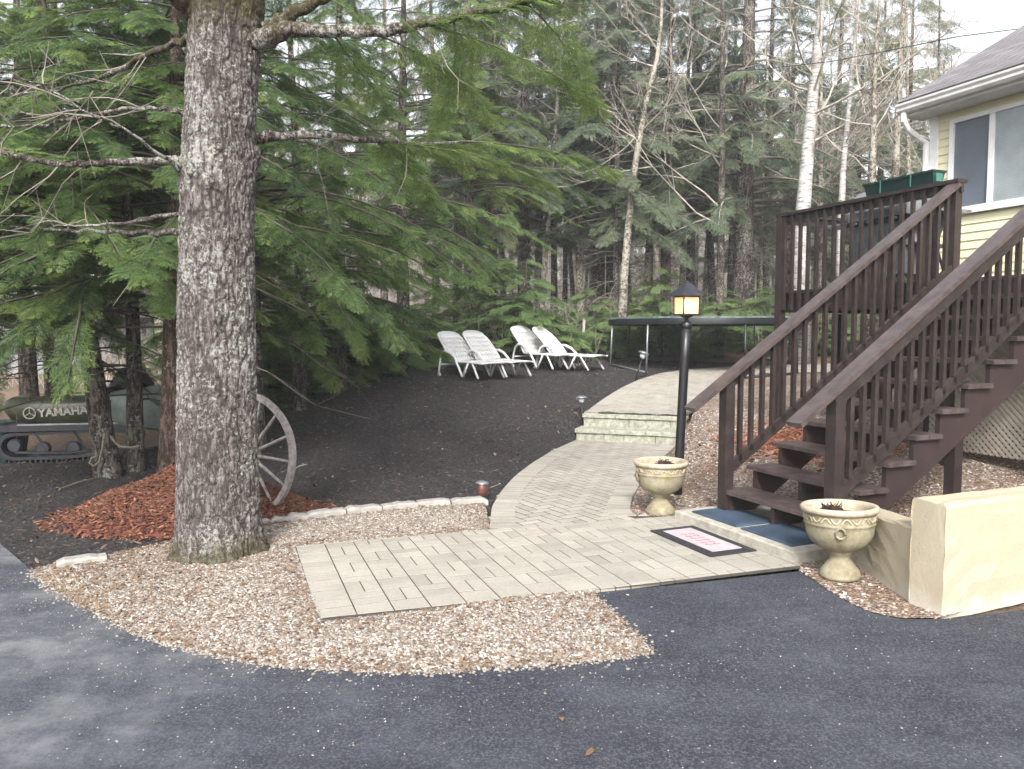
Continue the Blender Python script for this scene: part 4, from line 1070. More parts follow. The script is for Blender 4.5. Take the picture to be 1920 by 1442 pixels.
for r_, z in ro: vs += [LF(-r_, -r_, z), LF(r_, -r_, z), LF(r_, r_, z), LF(-r_, r_, z)]
mb.add(vs, [(0, 3, 2, 1)] + [(l * 4 + i, l * 4 + (i + 1) % 4, l * 4 + 4 + (i + 1) % 4, l * 4 + 4 + i) for l in range(4) for i in range(4)]); child(mb, 'lantern_roof', M['dark_metal'], lamp)

# ------------------------------------------------------------------ garden lights
def garden_light(px, py, label, lean=(0, 0), mtl='grey_metal', short=False, size=1.0, pos=None):
    p = at(px, py) if pos is None else (pos[0], pos[1], g1(pos[0], pos[1])); e = empty('garden_light', p, label, 'garden light', 'solar garden lights')
    h = .16 if short else .30
    MB().tube([(0, 0, -.03), (0, 0, h)], .009 if not short else .018, 8).build('stake', M['black_metal'] if not short else M[mtl], e, True)
    if short: MB().lathe([(.001, .05), (.05, .05), (.056, .06), (.056, .175), (.05, .185), (.001, .185)], n=16).build('shade', M[mtl], e, True)
    else: MB().lathe([(.001, h), (.025, h), (.04, h + .03), (.042, h + .07), (.001, h + .07)], n=16).build('lens', M['clear'], e, True)
    z = .185 if short else h + .07
    MB().lathe([(.001, z), (.072, z), (.074, z + .008), (.055, z + .022), (.03, z + .03), (.001, z + .034)], n=20).build('cap', M['grey_metal'], e, True)
    e.rotation_euler = (lean[0], lean[1], 0); e.scale = (size,) * 3
garden_light(1093, 797, 'small solar light with clear lens beside the low steps', (0, R(-4)), size=1.15)
GLP = up_left[2] + np.array([-.10, -.05])
garden_light(1206, 711, 'small solar light leaning over at the upper path edge', (0, R(16)), size=1.5, pos=GLP)
garden_light(903, 938, 'short copper coloured garden light at the end of the edging stones', (0, R(2)), 'copper', True, .88)

# stake leaning in the soil
p0, p1 = at(693, 697), None; p1 = at_d(664, 575, p0[1])
o = MB().tube([p0 - np.array([0, 0, .05]), (p0 + p1) / 2 + np.array([.03, 0, 0]), p1], [.020, .022, .026], 7).build('wooden_stake', M['stake'], smooth=True); tag(o, 'thin pale wooden stake leaning at the back of the dark soil', 'stake')
p0 = at(1095, 660); 
p0 = at(1085, 672); p1 = at_d(1095, 600, p0[1]); o = MB().tube([p0, (p0 + p1) / 2 + np.array([.05, 0, 0]), p1], [.025, .03, .035], 7).build('dead_stub', M['stake'], smooth=True); tag(o, 'short pale broken stub standing behind the rightmost lounger', 'stump')

# ------------------------------------------------------------------ loungers
def make_lounger():
    r0 = empty('lounger', (0, 0, 0))
    W = .34   # half width; x along the chair, foot toward +x
    def slab_grid(p0, p1, hw0, hw1, name, slats, bow=.0, head=False):
        mb = MB(); p0 = np.array(p0); p1 = np.array(p1); d = p1 - p0; L_ = np.linalg.norm(d); d /= L_; nrm = np.array([-d[2], 0, d[0]])
        # frame rails
        for s_ in (-1, 1):
            pts = []
            for t in np.linspace(0, 1, 8):
                hw = hw0 + (hw1 - hw0) * t
                if head: hw *= (1 - .35 * max(0, t - .8) ** 2 / .04 * 1.0)
                pts.append(p0 + d * L_ * t + np.array([0, s_ * hw, 0]) + nrm * bow * math.sin(t * math.pi))
            mb.tube(pts, .022, 8)
        for i in range(slats):
            y = (-1 + 2 * (i + .5) / slats)
            for k in range(6):
                t0, t1 = k / 6, (k + 1) / 6 - .004
                hwA = (hw0 + (hw1 - hw0) * t0); hwB = hw0 + (hw1 - hw0) * t1
                q = []
                for t, hw in ((t0, hwA), (t1, hwB)):
                    for yy in (y - .90 / slats, y + .90 / slats): q.append(p0 + d * L_ * min(t, .985) + np.array([0, yy * hw, 0]) + nrm * bow * math.sin(t * math.pi))
                q2 = [v_ + nrm * .010 for v_ in q]
                mb.add(q + q2, [(0, 2, 3, 1), (4, 5, 7, 6), (0, 1, 5, 4), (2, 6, 7, 3), (0, 4, 6, 2), (1, 3, 7, 5)])
        for t, hw in ((.0, hw0), (.5, (hw0 + hw1) / 2), (.97, hw1 * (.72 if head else 1))):
            a = p0 + d * L_ * t; mb.tube([a + np.array([0, -hw, 0]), a + nrm * .02 + d * (.05 if head and t > .9 else 0), a + np.array([0, hw, 0])], .020, 8)
        return mb
    sb = slab_grid((.0, 0, .36), (1.12, 0, .33), W, W * .92, 'seat', 9); sb.build('seat', M['plastic'], r0, True)
    bk = slab_grid((.0, 0, .37), (-.56, 0, .93), W, W * .9, 'backrest', 9, -.03, True)
    # curved top panel
    d = np.array([-.56, 0, .56]); d /= np.linalg.norm(d); top = np.array([-.56, 0, .93])
    vs = []; 
    for t in np.linspace(-1, 1, 9):
        y = t * W * .88; hgt = .10 * (1 - t * t) ** .6
        for k in (0, .012): 
            vs += [top - d * .10 + np.array([k, y, k]), top + d * hgt + np.array([k, y, k])]
    f_ = []
    for i in range(8):
        b_i = i * 4; f_ += [(b_i, b_i + 1, b_i + 5, b_i + 4), (b_i + 2, b_i + 6, b_i + 7, b_i + 3), (b_i + 1, b_i + 3, b_i + 7, b_i + 5)]
    bk.add(vs, f_); bk.build('backrest', M['plastic'], r0, True)
    for s_ in (-1, 1):
        y = s_ * (W + .03)
        arm = MB(); pts = [(-.40, y, .02), (-.37, y, .20), (-.33, y, .38), (-.28, y, .50), (-.18, y, .565), (-.05, y, .56), (.10, y, .50), (.24, y, .38), (.36, y, .22), (.48, y, .04)]
        rr = [.024, .024, .024, .026, .030, .030, .030, .028, .026, .024]
        arm.tube(pts, rr, 8); arm.build('armrest', M['plastic'], r0, True)
        leg = MB(); leg.tube([(.50, y * .98, .03), (.58, y * .98, .18), (.66, y * .95, .33)], [.024, .022, .02], 8); leg.build('leg', M['plastic'], r0, True)
        leg = MB(); leg.tube([(.78, y * .9, .33), (.90, y * .92, .16), (1.0, y * .94, .02)], [.02, .022, .024], 8); leg.build('leg', M['plastic'], r0, True)
    MB().tube([(-.36, -W, .28), (-.36, W, .28)], .018, 8).build('crossbar', M['plastic'], r0, True)
    for s_ in (-1, 1): MB().tube([(-.42, s_ * W - .02, .05), (-.42, s_ * W + .02, .05)], .05, 12).build('wheel', M['plastic'], r0, True)
    return r0
lg = make_lounger()
LGL = ['white plastic sun lounger at the far left of the row', 'white plastic sun lounger, second from the left, its arm overlapping the gap', 'white plastic sun lounger, third from the left, partly hidden', 'white plastic sun lounger at the right end nearest the trampoline']
spots = [(868, 676, R(-50), 15.6), (916, 674, R(-48), 15.8), (1003, 668, R(-50), 16.9), (1048, 670, R(-36), 16.7)]
for i, (px, py, rz, D) in enumerate(spots):
    o = lg if i == 0 else copy_tree(lg)
    r_ = ray(px, py); p = r_ / r_[1] * D; zg = g1(p[0], p[1])
    o.location = (p[0], p[1], zg - .02); o.rotation_euler = (0, 0, rz); o.scale = (.93, .93, .93)
    tag(o, LGL[i], 'sun lounger', 'white sun loungers at the back of the yard')

# ------------------------------------------------------------------ trampoline
D_ = 17.4; cxt = (1322 - 960) / FPX * D_; RT = 2.15; zg = g1(cxt, D_); ZT = 1.94
tr = empty('trampoline', (cxt, D_, zg), 'round backyard trampoline with dark green pad and steel legs', 'trampoline')
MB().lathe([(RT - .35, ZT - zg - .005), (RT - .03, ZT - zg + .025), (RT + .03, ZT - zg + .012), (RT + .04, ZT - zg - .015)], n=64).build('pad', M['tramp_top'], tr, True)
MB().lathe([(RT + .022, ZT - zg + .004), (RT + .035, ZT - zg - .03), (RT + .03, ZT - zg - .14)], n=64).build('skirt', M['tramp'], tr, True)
MB().lathe([(.01, ZT - zg - .02), (RT - .34, ZT - zg - .008)], n=64).build('jumping_mat', M['black_metal'], tr)
mb = MB(); an = np.linspace(0, 2 * math.pi, 65); mb.tube([(RT * math.cos(a), RT * math.sin(a), ZT - zg - .03) for a in an], .022, 6, False); mb.build('rim_frame', M['grey_metal'], tr, True)
for k in range(4):
    a0 = R(25) + k * math.pi / 2
    mb = MB(); p_ = []
    for a in (a0 - .32, a0 + .32):
        x, y = RT * math.cos(a), RT * math.sin(a); zz_ = g1(cxt + x, D_ + y) - zg; p_.append((x, y, zz_ + .03)); mb.tube([(x, y, ZT - zg - .04), (x * 1.02, y * 1.02, zz_ + .03)], .022, 6)
    mb.tube([p_[0], p_[1]], .022, 6); mb.build('leg', M['dark_metal'] if k % 2 else M['grey_metal'], tr, True)

# ------------------------------------------------------------------ mulch mound and wagon wheel
mcx, mcy, mrx, mry, mh = -2.85, 6.75, 1.12, .78, .46
def moundz(x, y):
    r_ = np.sqrt(((x - mcx) / mrx) ** 2 + ((y - mcy) / mry) ** 2); return mh * np.clip(1 - r_, 0, 1) ** .9 * (1 + .12 * np.sin(x * 9) * np.sin(y * 8))
th = np.linspace(0, 2 * math.pi, 40, endpoint=False)
MP = [(mcx + mrx * 1.0 * math.cos(t) * (1 + .05 * math.sin(3 * t)), mcy + mry * 1.0 * math.sin(t)) for t in th]
o = patch('mulch_bed', MP, .08, lambda x, y: g(x, y) + moundz(x, y) - .002, M['mulch_base'], kind='stuff')
q = np.stack([rng.normal(mcx, .46, 24000), rng.normal(mcy, .34, 24000)], 1)
rr = np.sqrt(((q[:, 0] - mcx) / (mrx * 1.15)) ** 2 + ((q[:, 1] - mcy) / (mry * 1.15)) ** 2)
q = q[rr < 1]
q2_ = np.stack([rng.normal(-2.35, .24, 2600), rng.normal(6.95, .15, 2600)], 1); q = np.concatenate([q, q2_])
scatter_rocks('red_mulch', q, g(q[:, 0], q[:, 1]) + moundz(q[:, 0], q[:, 1]) + .008, .013, M['mulch'], .35, elong=2.4)
wc = at_d(466, 852, 6.75); Rw = .545; yaw = R(-28)
wh = empty('wagon_wheel', (wc[0], wc[1], wc[2] - Rw), 'old weathered wooden wagon wheel leaning behind the big trunk', 'wheel')
ex = np.array([math.cos(yaw), math.sin(yaw), 0]); ez = np.array([0, .10, .995]); ez /= np.linalg.norm(ez); ey = np.cross(ez, ex)
def WP(r_, t, o_=0): return wc + ex * r_ * math.cos(t) + ez * r_ * math.sin(t) + ey * o_
mb = MB(); vs = []; nT = 72
for i in range(nT):
    t = 2 * math.pi * i / nT; wob = .004 * math.sin(5 * t)
    vs += [WP(Rw + wob, t, -.022), WP(Rw + wob, t, .022), WP(Rw - .05 + wob, t, .02), WP(Rw - .05 + wob, t, -.02)]
mb.add(vs, [(i * 4 + j, i * 4 + (j + 1) % 4, ((i + 1) % nT) * 4 + (j + 1) % 4, ((i + 1) % nT) * 4 + j) for i in range(nT) for j in range(4)])
child(mb, 'rim', M['old_wood'], wh)
mb = MB(); hv = []
for o_, r_ in ((-.11, .001), (-.11, .045), (-.06, .06), (-.03, .075), (.03, .075), (.06, .06), (.11, .045), (.11, .001)):
    hv.append([WP(r_, 2 * math.pi * i / 16, o_) for i in range(16)])
mb.add(np.array(hv).reshape(-1, 3), [(i * 16 + j, i * 16 + (j + 1) % 16, (i + 1) * 16 + (j + 1) % 16, (i + 1) * 16 + j) for i in range(7) for j in range(16)])
child(mb, 'hub', M['old_wood'], wh, True)
for i in range(14):
    t = R(-3) + 2 * math.pi * i / 14
    mb = MB(); mb.tube([WP(.06, t), WP(.25, t), WP(Rw - .045, t)], [.016, .015, .011], 8); child(mb, 'spoke', M['old_wood'], wh, True)
p = at_d(551, 880, 6.7); o = MB().tube([p, p + np.array([.05, 0, .03]), p + np.array([.12, 0, .045])], [.008, .006, .003], 5).build('dead_twig', M['stake']); tag(o, 'short bare twig poking out beside the wagon wheel rim', 'twig')
# fallen stick on the soil
p0 = at(112, 917, .02); p1 = at(180, 897, .02); o = MB().tube([p0, (p0 + p1) / 2 + np.array([0, 0, .01]), p1], [.010, .014, .008], 6).build('fallen_stick', M['rope']); tag(o, 'pale stick lying on dark soil left of the mulch mound', 'stick')

# ------------------------------------------------------------------ snowmobile
sn_c = at_z(165, 868, 0); snx, sny = sn_c[0], sn_c[1] + .3
sn = empty('snowmobile', (snx, sny, g1(snx, sny)), 'old olive and silver snowmobile with black windshield parked among trees', 'snowmobile', rz=R(11))
def lof(mb, secs):
    """loft through closed rings of equal count"""
    k = len(secs[0]); vs = [p for s_ in secs for p in s_]
    f_ = [(i * k + j, i * k + (j + 1) % k, (i + 1) * k + (j + 1) % k, (i + 1) * k + j) for i in range(len(secs) - 1) for j in range(k)]
    f_ += [tuple(range(k - 1, -1, -1)), tuple((len(secs) - 1) * k + j for j in range(k))]
    return mb.add(vs, f_)
def sec(x, y, zb_, zt_, rb=.75):
    return [(x, -y * .7, zb_), (x, -y, zb_ + .05), (x, -y, zt_ - .10), (x, -y * .8, zt_ - .02), (x, -y * .3, zt_), (x, y * .3, zt_), (x, y * .8, zt_ - .02), (x, y, zt_ - .1), (x, y, zb_ + .05), (x, y * .7, zb_)]
lof(MB(), [sec(-1.05, .16, .62, .76), sec(-.95, .24, .52, .80), sec(-.6, .27, .45, .80), sec(-.1, .28, .44, .80), sec(.25, .28, .44, .86)]).build('seat_body', M['olive'], sn, True)
lof(MB(), [sec(.2, .27, .46, .86), sec(.45, .36, .40, .93), (sec(.8, .40, .36, .90)), sec(1.2, .36, .34, .74), sec(1.45, .24, .36, .60)]).build('hood', M['sled_silver'], sn, True)
lof(MB(), [sec(.15, .22, .86, .92), sec(.3, .26, .88, 1.15), sec(.5, .24, .90, 1.16), sec(.62, .2, .90, .96)]).build('windshield', M['sled_black'], sn, True)
MB().box(world, -1.1, .4, -.245, .245, .38, .455).build('tunnel', M['sled_black'], sn)
mb = MB(); T_ = []
for a in np.linspace(math.pi / 2, 3 * math.pi / 2, 9): T_.append((-.95 + .17 * math.cos(a), .19 + .17 * math.sin(a)))
T_ += [(-.4, .02), (.1, .05)]
for a in np.linspace(-math.pi / 2, math.pi / 2, 7): T_.append((.35 + .14 * math.cos(a), .26 + .12 * math.sin(a)))
vs = [(x, -.2, z) for x, z in T_] + [(x, .2, z) for x, z in T_]
cxm = sum(x for x, z in T_) / len(T_); czm = sum(z for x, z in T_) / len(T_)
vs += [(cxm + (x - cxm) * .93, -.2, czm + (z - czm) * .78) for x, z in T_] + [(cxm + (x - cxm) * .93, .2, czm + (z - czm) * .78) for x, z in T_]
k = len(T_); mb.add(vs, [(i, (i + 1) % k, k + (i + 1) % k, k + i) for i in range(k)] + [(2 * k + i, 3 * k + i, 3 * k + (i + 1) % k, 2 * k + (i + 1) % k) for i in range(k)] + [(i, 2 * k + i, 2 * k + (i + 1) % k, (i + 1) % k) for i in range(k)] + [(k + i, k + (i + 1) % k, 3 * k + (i + 1) % k, 3 * k + i) for i in range(k)])
for i in range(24):
    x = -1.0 + i * .06; mb.box(world, x, x + .02, -.19, .19, -.02, .03)
mb.build('track', M['sled_black'], sn)
for i, x in enumerate((-.92, -.6, -.25, .1)):
    MB().lathe([(.001, -.21), (.07, -.21), (.085, -.19), (.085, -.15), (.001, -.15)], (x, 0, .16 if i else .2), 16, axis=1).build('bogie_wheel', M['dark_metal'], sn)
mb = MB(); mb.tube([(-.9, -.22, .12), (-.3, -.22, .10), (.1, -.22, .14)], .018, 6); mb.tube([(-.55, -.2, .12), (-.7, -.2, .4)], .014, 6); mb.tube([(-.1, -.2, .12), (-.25, -.2, .4)], .014, 6); mb.build('suspension_rail', M['dark_metal'], sn)
for s_ in (-1, 1):
    mb = MB(); mb.tube([(.7, s_ * .42, .02), (1.4, s_ * .42, .02), (1.65, s_ * .42, .12)], .03, 6); mb.tube([(1.1, s_ * .42, .04), (1.0, s_ * .3, .38)], .025, 6); mb.build('ski', M['sled_black'], sn)
mb = MB(); mb.tube([(.2, -.36, 1.0), (.22, -.1, .98), (.22, .1, .98), (.2, .36, 1.0)], .015, 6); mb.build('handlebar', M['sled_black'], sn)
mb = MB().box(world, -.85, .35, -.262, -.25, .455, .475); mb.build('side_trim', M['grey_metal'], sn)
fc = bpy.data.curves.new('lettering', 'FONT'); fc.body = 'YAMAHA'; fc.size = .135; fc.extrude = .003; fc.offset = .004; fc.space_character = 1.02
to = bpy.data.objects.new('lettering_src', fc); col.objects.link(to)
dg = bpy.context.evaluated_depsgraph_get(); tme = bpy.data.meshes.new_from_object(to.evaluated_get(dg)); bpy.data.objects.remove(to)
tl = bpy.data.objects.new('lettering', tme); col.objects.link(tl); tme.materials.clear(); tme.materials.append(M['letter']); tl.parent = sn
tl.location = (-.60, -.287, .565); tl.rotation_euler = (R(90), R(-3), 0)
mb = MB(); an = np.linspace(0, 2 * math.pi, 25)
mb.tube([(-.70 + .068 * math.cos(a), -.284, .61 + .068 * math.sin(a)) for a in an], .008, 5, False)
for a in (R(90), R(210), R(330)): mb.bar((-.70, -.284, .61), (-.70 + .062 * math.cos(a), -.284, .61 + .062 * math.sin(a)), .008, .014, up=(0, 1, 0))
mb.build('emblem', M['letter'], sn)
# dark green bin at the frame edge
p = at_z(-18, 868, 0); bn = empty('garden_bin', (p[0], p[1] + .2, 0), 'dark green plastic bin cut by the left edge of the picture', 'bin')
lof(MB(), [[(x * .19, y * .19, .0) for x, y in ((-1, -1), (1, -1), (1, 1), (-1, 1))], [(x * .24, y * .24, .42) for x, y in ((-1, -1), (1, -1), (1, 1), (-1, 1))]]).build('body', M['green_plastic'], bn)
lof(MB(), [[(x * .26, y * .26, .42) for x, y in ((-1, -1), (1, -1), (1, 1), (-1, 1))], [(x * .26, y * .26, .45) for x, y in ((-1, -1), (1, -1), (1, 1), (-1, 1))], [(x * .18, y * .18, .50) for x, y in ((-1, -1), (1, -1), (1, 1), (-1, 1))]]).build('lid', M['green_plastic'], bn)

# neighbour's grey building seen through the trees on the left
nb_ = empty('neighbour_house', (-17, 26, 0), 'grey sided neighbouring building glimpsed through the trees at left', 'building')
M['grey_siding'] = simple('grey_siding', (.30, .33, .38), (.22, .24, .29), 3, .7)
def NF(a, b, c): return (-20 + a, 24 + b, c)
child(MB().box(NF, -6, 6.2, 0, 6, 0, 2.3), 'wall', M['grey_siding'], nb_)
mb = MB(); mb.add([NF(-6.4, -.4, 2.2), NF(6.6, -.4, 2.2), NF(6.6, 3, 4.2), NF(-6.4, 3, 4.2), NF(6.6, 6.4, 2.2), NF(-6.4, 6.4, 2.2)], [(0, 1, 2, 3), (3, 2, 4, 5), (1, 4, 2), (0, 3, 5)]); child(mb, 'roof', M['gutter'], nb_)
mb = MB(); mb.box(NF, 3.0, 4.0, -.05, -.005, .9, 1.9); child(mb, 'window', M['white'], nb_)

# ------------------------------------------------------------------ overhead cable
pts = [at_d(x, y, D) for x, y, D in [(1100, 142, 22), (1300, 137, 19), (1430, 130, 17.5), (1560, 115, 16), (1700, 88, 14.5), (1800, 68, 13.5), (1960, 48, 12.5)]]
pts = [pts[0] + (pts[0] - pts[1]) * 1.2] + pts
o = MB().tube(pts, .008, 6).build('overhead_cable', M['dark_metal'], smooth=True); tag(o, 'thin dark overhead cable strung through the trees to the house', 'cable')

# ================================================================== VEGETATION
def frond_template(r, L=1.0, pairs=8, subs=3, wid=.030, droop=.18):
    """flat feathery spray: axis + side twigs + needled twiglets, all narrow quads"""
    q = []
    def ribbon(p, d, l, w0):
        p = np.array(p); d = np.array(d); d = d / np.linalg.norm(d); s_ = np.array([-d[1], d[0], 0]); n_ = np.cross(d, s_); ro = r.normal(0, .55)
        s_ = (s_ * math.cos(ro) + n_ * math.sin(ro)) * w0 / 2
        tip = p + d * l; mid = p + d * l * .45
        q.append([p - s_ * .5, mid - s_ * 1.0 + np.array([0, 0, -.004]), tip, mid + s_ * 1.0 + np.array([0, 0, -.004])])
    ribbon((0, 0, 0), (1, 0, 0), L * .98, wid * .8)
    for i in range(pairs):
        t = (i + .6) / (pairs + .4)
        for s_ in (-1, 1):
            a = s_ * R(r.uniform(38, 58)); l = L * (.50 * (1 - t) ** .75 + .10) * r.uniform(.75, 1.15)
            p = np.array([t * L, 0, 0]); d = np.array([math.cos(a), math.sin(a), r.uniform(-.25, .05)])
            ribbon(p, d, l, wid)
            for k in range(subs):
                u = (k + .7) / (subs + .6); pp = p + d / np.linalg.norm(d) * l * u
                for s2 in (-1, 1):
                    if r.uniform() < .12: continue
                    a2 = a + s2 * R(r.uniform(30, 50)); ribbon(pp, (math.cos(a2), math.sin(a2), d[2] + r.uniform(-.25, .0)), l * (.42 * (1 - u) + .16), wid * .9)
    q = np.array(q)  # (m,4,3)
    q[..., 2] -= droop * (q[..., 0] ** 2) / L
    return q
TR = np.random.default_rng(3)
FR_NEAR = [frond_template(TR, 1, 9, 5, .021) for _ in range(5)]
FR_MID = [frond_template(TR, 1, 8, 3, .032) for _ in range(5)]
FR_FAR = [frond_template(TR, 1, 6, 1, .062) for _ in range(4)]
def place_fronds(items, lib, r):
    """items: list of (origin, axis dir, length, tint, roll). returns V,F,T"""
    if not items: return np.zeros((0, 3)), np.zeros((0, 4), int), np.zeros(0)
    Vs, Ts = [], []
    O = np.array([i[0] for i in items]); Dv = np.array([i[1] for i in items]); Ls = np.array([i[2] for i in items]); Tt = np.array([i[3] for i in items]); Rl = np.array([i[4] for i in items])
    Dv = Dv / np.linalg.norm(Dv, axis=1)[:, None]
    up = np.array([0, 0, 1.0]); Sd = np.cross(up, Dv); Sd /= np.linalg.norm(Sd, axis=1)[:, None] + 1e-9; Up = np.cross(Dv, Sd)
    c, s_ = np.cos(Rl)[:, None], np.sin(Rl)[:, None]; S2 = Sd * c + Up * s_; U2_ = Up * c - Sd * s_
    ch = r.integers(0, len(lib), len(items))
    for k, tpl in enumerate(lib):
        m_ = ch == k
        if not m_.any(): continue
        q = tpl.reshape(-1, 3)
        W = (q[None, :, 0, None] * Dv[m_][:, None] + q[None, :, 1, None] * S2[m_][:, None] + q[None, :, 2, None] * U2_[m_][:, None]) * Ls[m_][:, None, None] + O[m_][:, None]
        Vs.append(W.reshape(-1, 3))
        tt = np.repeat(Tt[m_], len(q)); rim = np.tile(q[:, 0], m_.sum())     # young tips are yellower
        Ts.append(np.clip(tt + .22 * (rim - .5) + np.repeat(r.normal(0, .13, m_.sum() * len(q) // 4), 4), 0, 1))
    V = np.concatenate(Vs); F = np.arange(len(V)).reshape(-1, 4); return V, F, np.concatenate(Ts)
def seg_mesh(segs, n=4):
    """segs: array (m,8): p0,p1,r0,r1"""
    s_ = np.array(segs); p0, p1, r0, r1 = s_[:, :3], s_[:, 3:6], s_[:, 6], s_[:, 7]
    d = p1 - p0; d /= np.linalg.norm(d, axis=1)[:, None] + 1e-9
    ref = np.where(np.abs(d[:, 2:3]) < .9, np.array([[0, 0, 1.0]]), np.array([[1.0, 0, 0]]))
    x = np.cross(d, ref); x /= np.linalg.norm(x, axis=1)[:, None]; y = np.cross(d, x)
    an = np.linspace(0, 2 * np.pi, n, endpoint=False); ring = np.cos(an)[None, :, None] * x[:, None] + np.sin(an)[None, :, None] * y[:, None]
    A_ = p0[:, None] + ring * r0[:, None, None]; B_ = p1[:, None] + ring * r1[:, None, None]
    V = np.concatenate([A_, B_], 1).reshape(-1, 3); m_ = len(s_)
    f = np.array([(j, (j + 1) % n, n + (j + 1) % n, n + j) for j in range(n)])
    F = (f[None] + (np.arange(m_) * 2 * n)[:, None, None]).reshape(-1, 4); return V, F
def bough_path(r, p, az, L, up0, droop, k=7, wig=.04):
    pts = []; d = np.array([math.cos(az), math.sin(az)])
    side = np.array([-d[1], d[0]]); wv = r.normal(0, wig)
    for t in np.linspace(0, 1, k):
        h = d * L * t + side * L * wv * math.sin(t * 3)
        pts.append(p + np.array([h[0], h[1], L * (up0 * t - droop * t * t)]))
    return np.array(pts)
def dress(r, pts, nf, fl, items, tint, t0=.2, spread=(25, 75), dens_end=1):
    seg_ = np.diff(pts, axis=0); cum = np.concatenate([[0], np.cumsum(np.linalg.norm(seg_, axis=1))]); Lb = cum[-1]
    for i in range(nf):
        t = t0 + (1 - t0) * (i + r.uniform(0, 1)) / nf; s_ = t * Lb
        o = np.array([np.interp(s_, cum, pts[:, k]) for k in range(3)])
        e = np.array([np.interp(min(s_ + .1, Lb), cum, pts[:, k]) for k in range(3)]) - np.array([np.interp(max(s_ - .1, 0), cum, pts[:, k]) for k in range(3)])
        az = math.atan2(e[1], e[0]); sg = 1 if i % 2 else -1
        a = az + sg * R(r.uniform(*spread)) * (1 - .5 * t)
        d = np.array([math.cos(a), math.sin(a), e[2] / (np.hypot(e[0], e[1]) + 1e-6) * .6 + r.uniform(-.45, .05)])
        items.append((o, d, fl * r.uniform(.65, 1.15) * (1.0 - .35 * t), tint + r.normal(0, .09), r.normal(0, .25)))
    e = pts[-1] - pts[-2]; items.append((pts[-1] - e * .5, e, fl * .8, tint + .1, 0))
def trunk_mesh(base, top, r0, r1, r, lean=.0, n=12, k=14, flare=1.35):
    base = np.array(base, float); top = np.array(top, float); pts = []; rad = []
    w1, w2 = r.normal(0, .04, 2)
    for i, t in enumerate(np.linspace(0, 1, k)):
        p = base + (top - base) * t + np.array([w1 * math.sin(t * 5), w2 * math.sin(t * 4 + 1), 0]) * (t > 0); pts.append(p)
        rad.append(r0 + (r1 - r0) * t + r0 * (flare - 1) * math.exp(-t * (top[2] - base[2]) / .25))
    return MB().tube(pts, rad, n)
def conifer(name, loc, H, hb, Rc, nb, r0, seed, lib, fmat, bmat, nf=14, fl=.55, tint=.4, droop=.45, up0=.12, label=None, group=None, dead=0, lean=(0, 0), tdrop=0., kind_cat='tree', sector=None):
    r = np.random.default_rng(seed)
    t_ = empty(name, loc, label, kind_cat, group)
    top = np.array([lean[0], lean[1], H])
    tm = trunk_mesh((0, 0, -.15), top, r0, r0 * .15, r); segs = []; items = []
    for i in range(nb):
        f_ = (i + r.uniform()) / nb; h = hb + (H - hb) * f_ ** 1.05
        L = Rc * (1 - f_) ** .65 * r.uniform(.65, 1.12) + .25
        az = r.uniform(0, 2 * math.pi) if sector is None else r.uniform(*sector)
        p = np.array([lean[0] * h / H, lean[1] * h / H, h])
        pts = bough_path(r, p, az, L, up0 * r.uniform(.3, 1.6), droop * r.uniform(.6, 1.2))
        rb = max(.008, r0 * .16 * (1 - f_) + .006)
        for a in range(len(pts) - 1):
            segs.append([*pts[a], *pts[a + 1], rb * (1 - a / len(pts)), rb * (1 - (a + 1) / len(pts)) + .002])
        dress(r, pts, max(4, int(nf * L / Rc + 2)), fl * (.6 + .4 * L / Rc), items, tint - .18 * (1 - f_) * 0 + r.normal(0, .08))
    for i in range(dead):
        h = r.uniform(.6, max(hb, 1.5) * 1.3); az = r.uniform(0, 2 * math.pi); L = r.uniform(.6, 2.0)
        p = np.array([lean[0] * h / H, lean[1] * h / H, h]); pts = bough_path(r, p, az, L, .1, .35, 4)
        for a in range(3):
            segs.append([*pts[a], *pts[a + 1], .012 * (1 - a / 4), .009 * (1 - a / 3) + .002])
            for k in range(2):
                d = r.normal(0, 1, 3); d /= np.linalg.norm(d); segs.append([*pts[a + 1], *(pts[a + 1] + d * .3 + (pts[a + 1] - pts[a]) * .5), .004, .002])
    tm.build('trunk', bmat, t_, True)
    Vb, Fb = seg_mesh(segs, 4); V, F, T = place_fronds(items, lib, r)
    o = raw_mesh('crown', np.concatenate([V, Vb]), np.concatenate([F, Fb + len(V)]), fmat, t_, tint=np.concatenate([np.clip(T, 0, 1), np.zeros(len(Vb))]))
    o.data.materials.append(M['twig_dark'] if fmat is not M['hem_far'] else M['twig_mid']); mi = np.zeros(len(F) + len(Fb), np.int32); mi[len(F):] = 1; o.data.polygons.foreach_set('material_index', mi)
    return t_
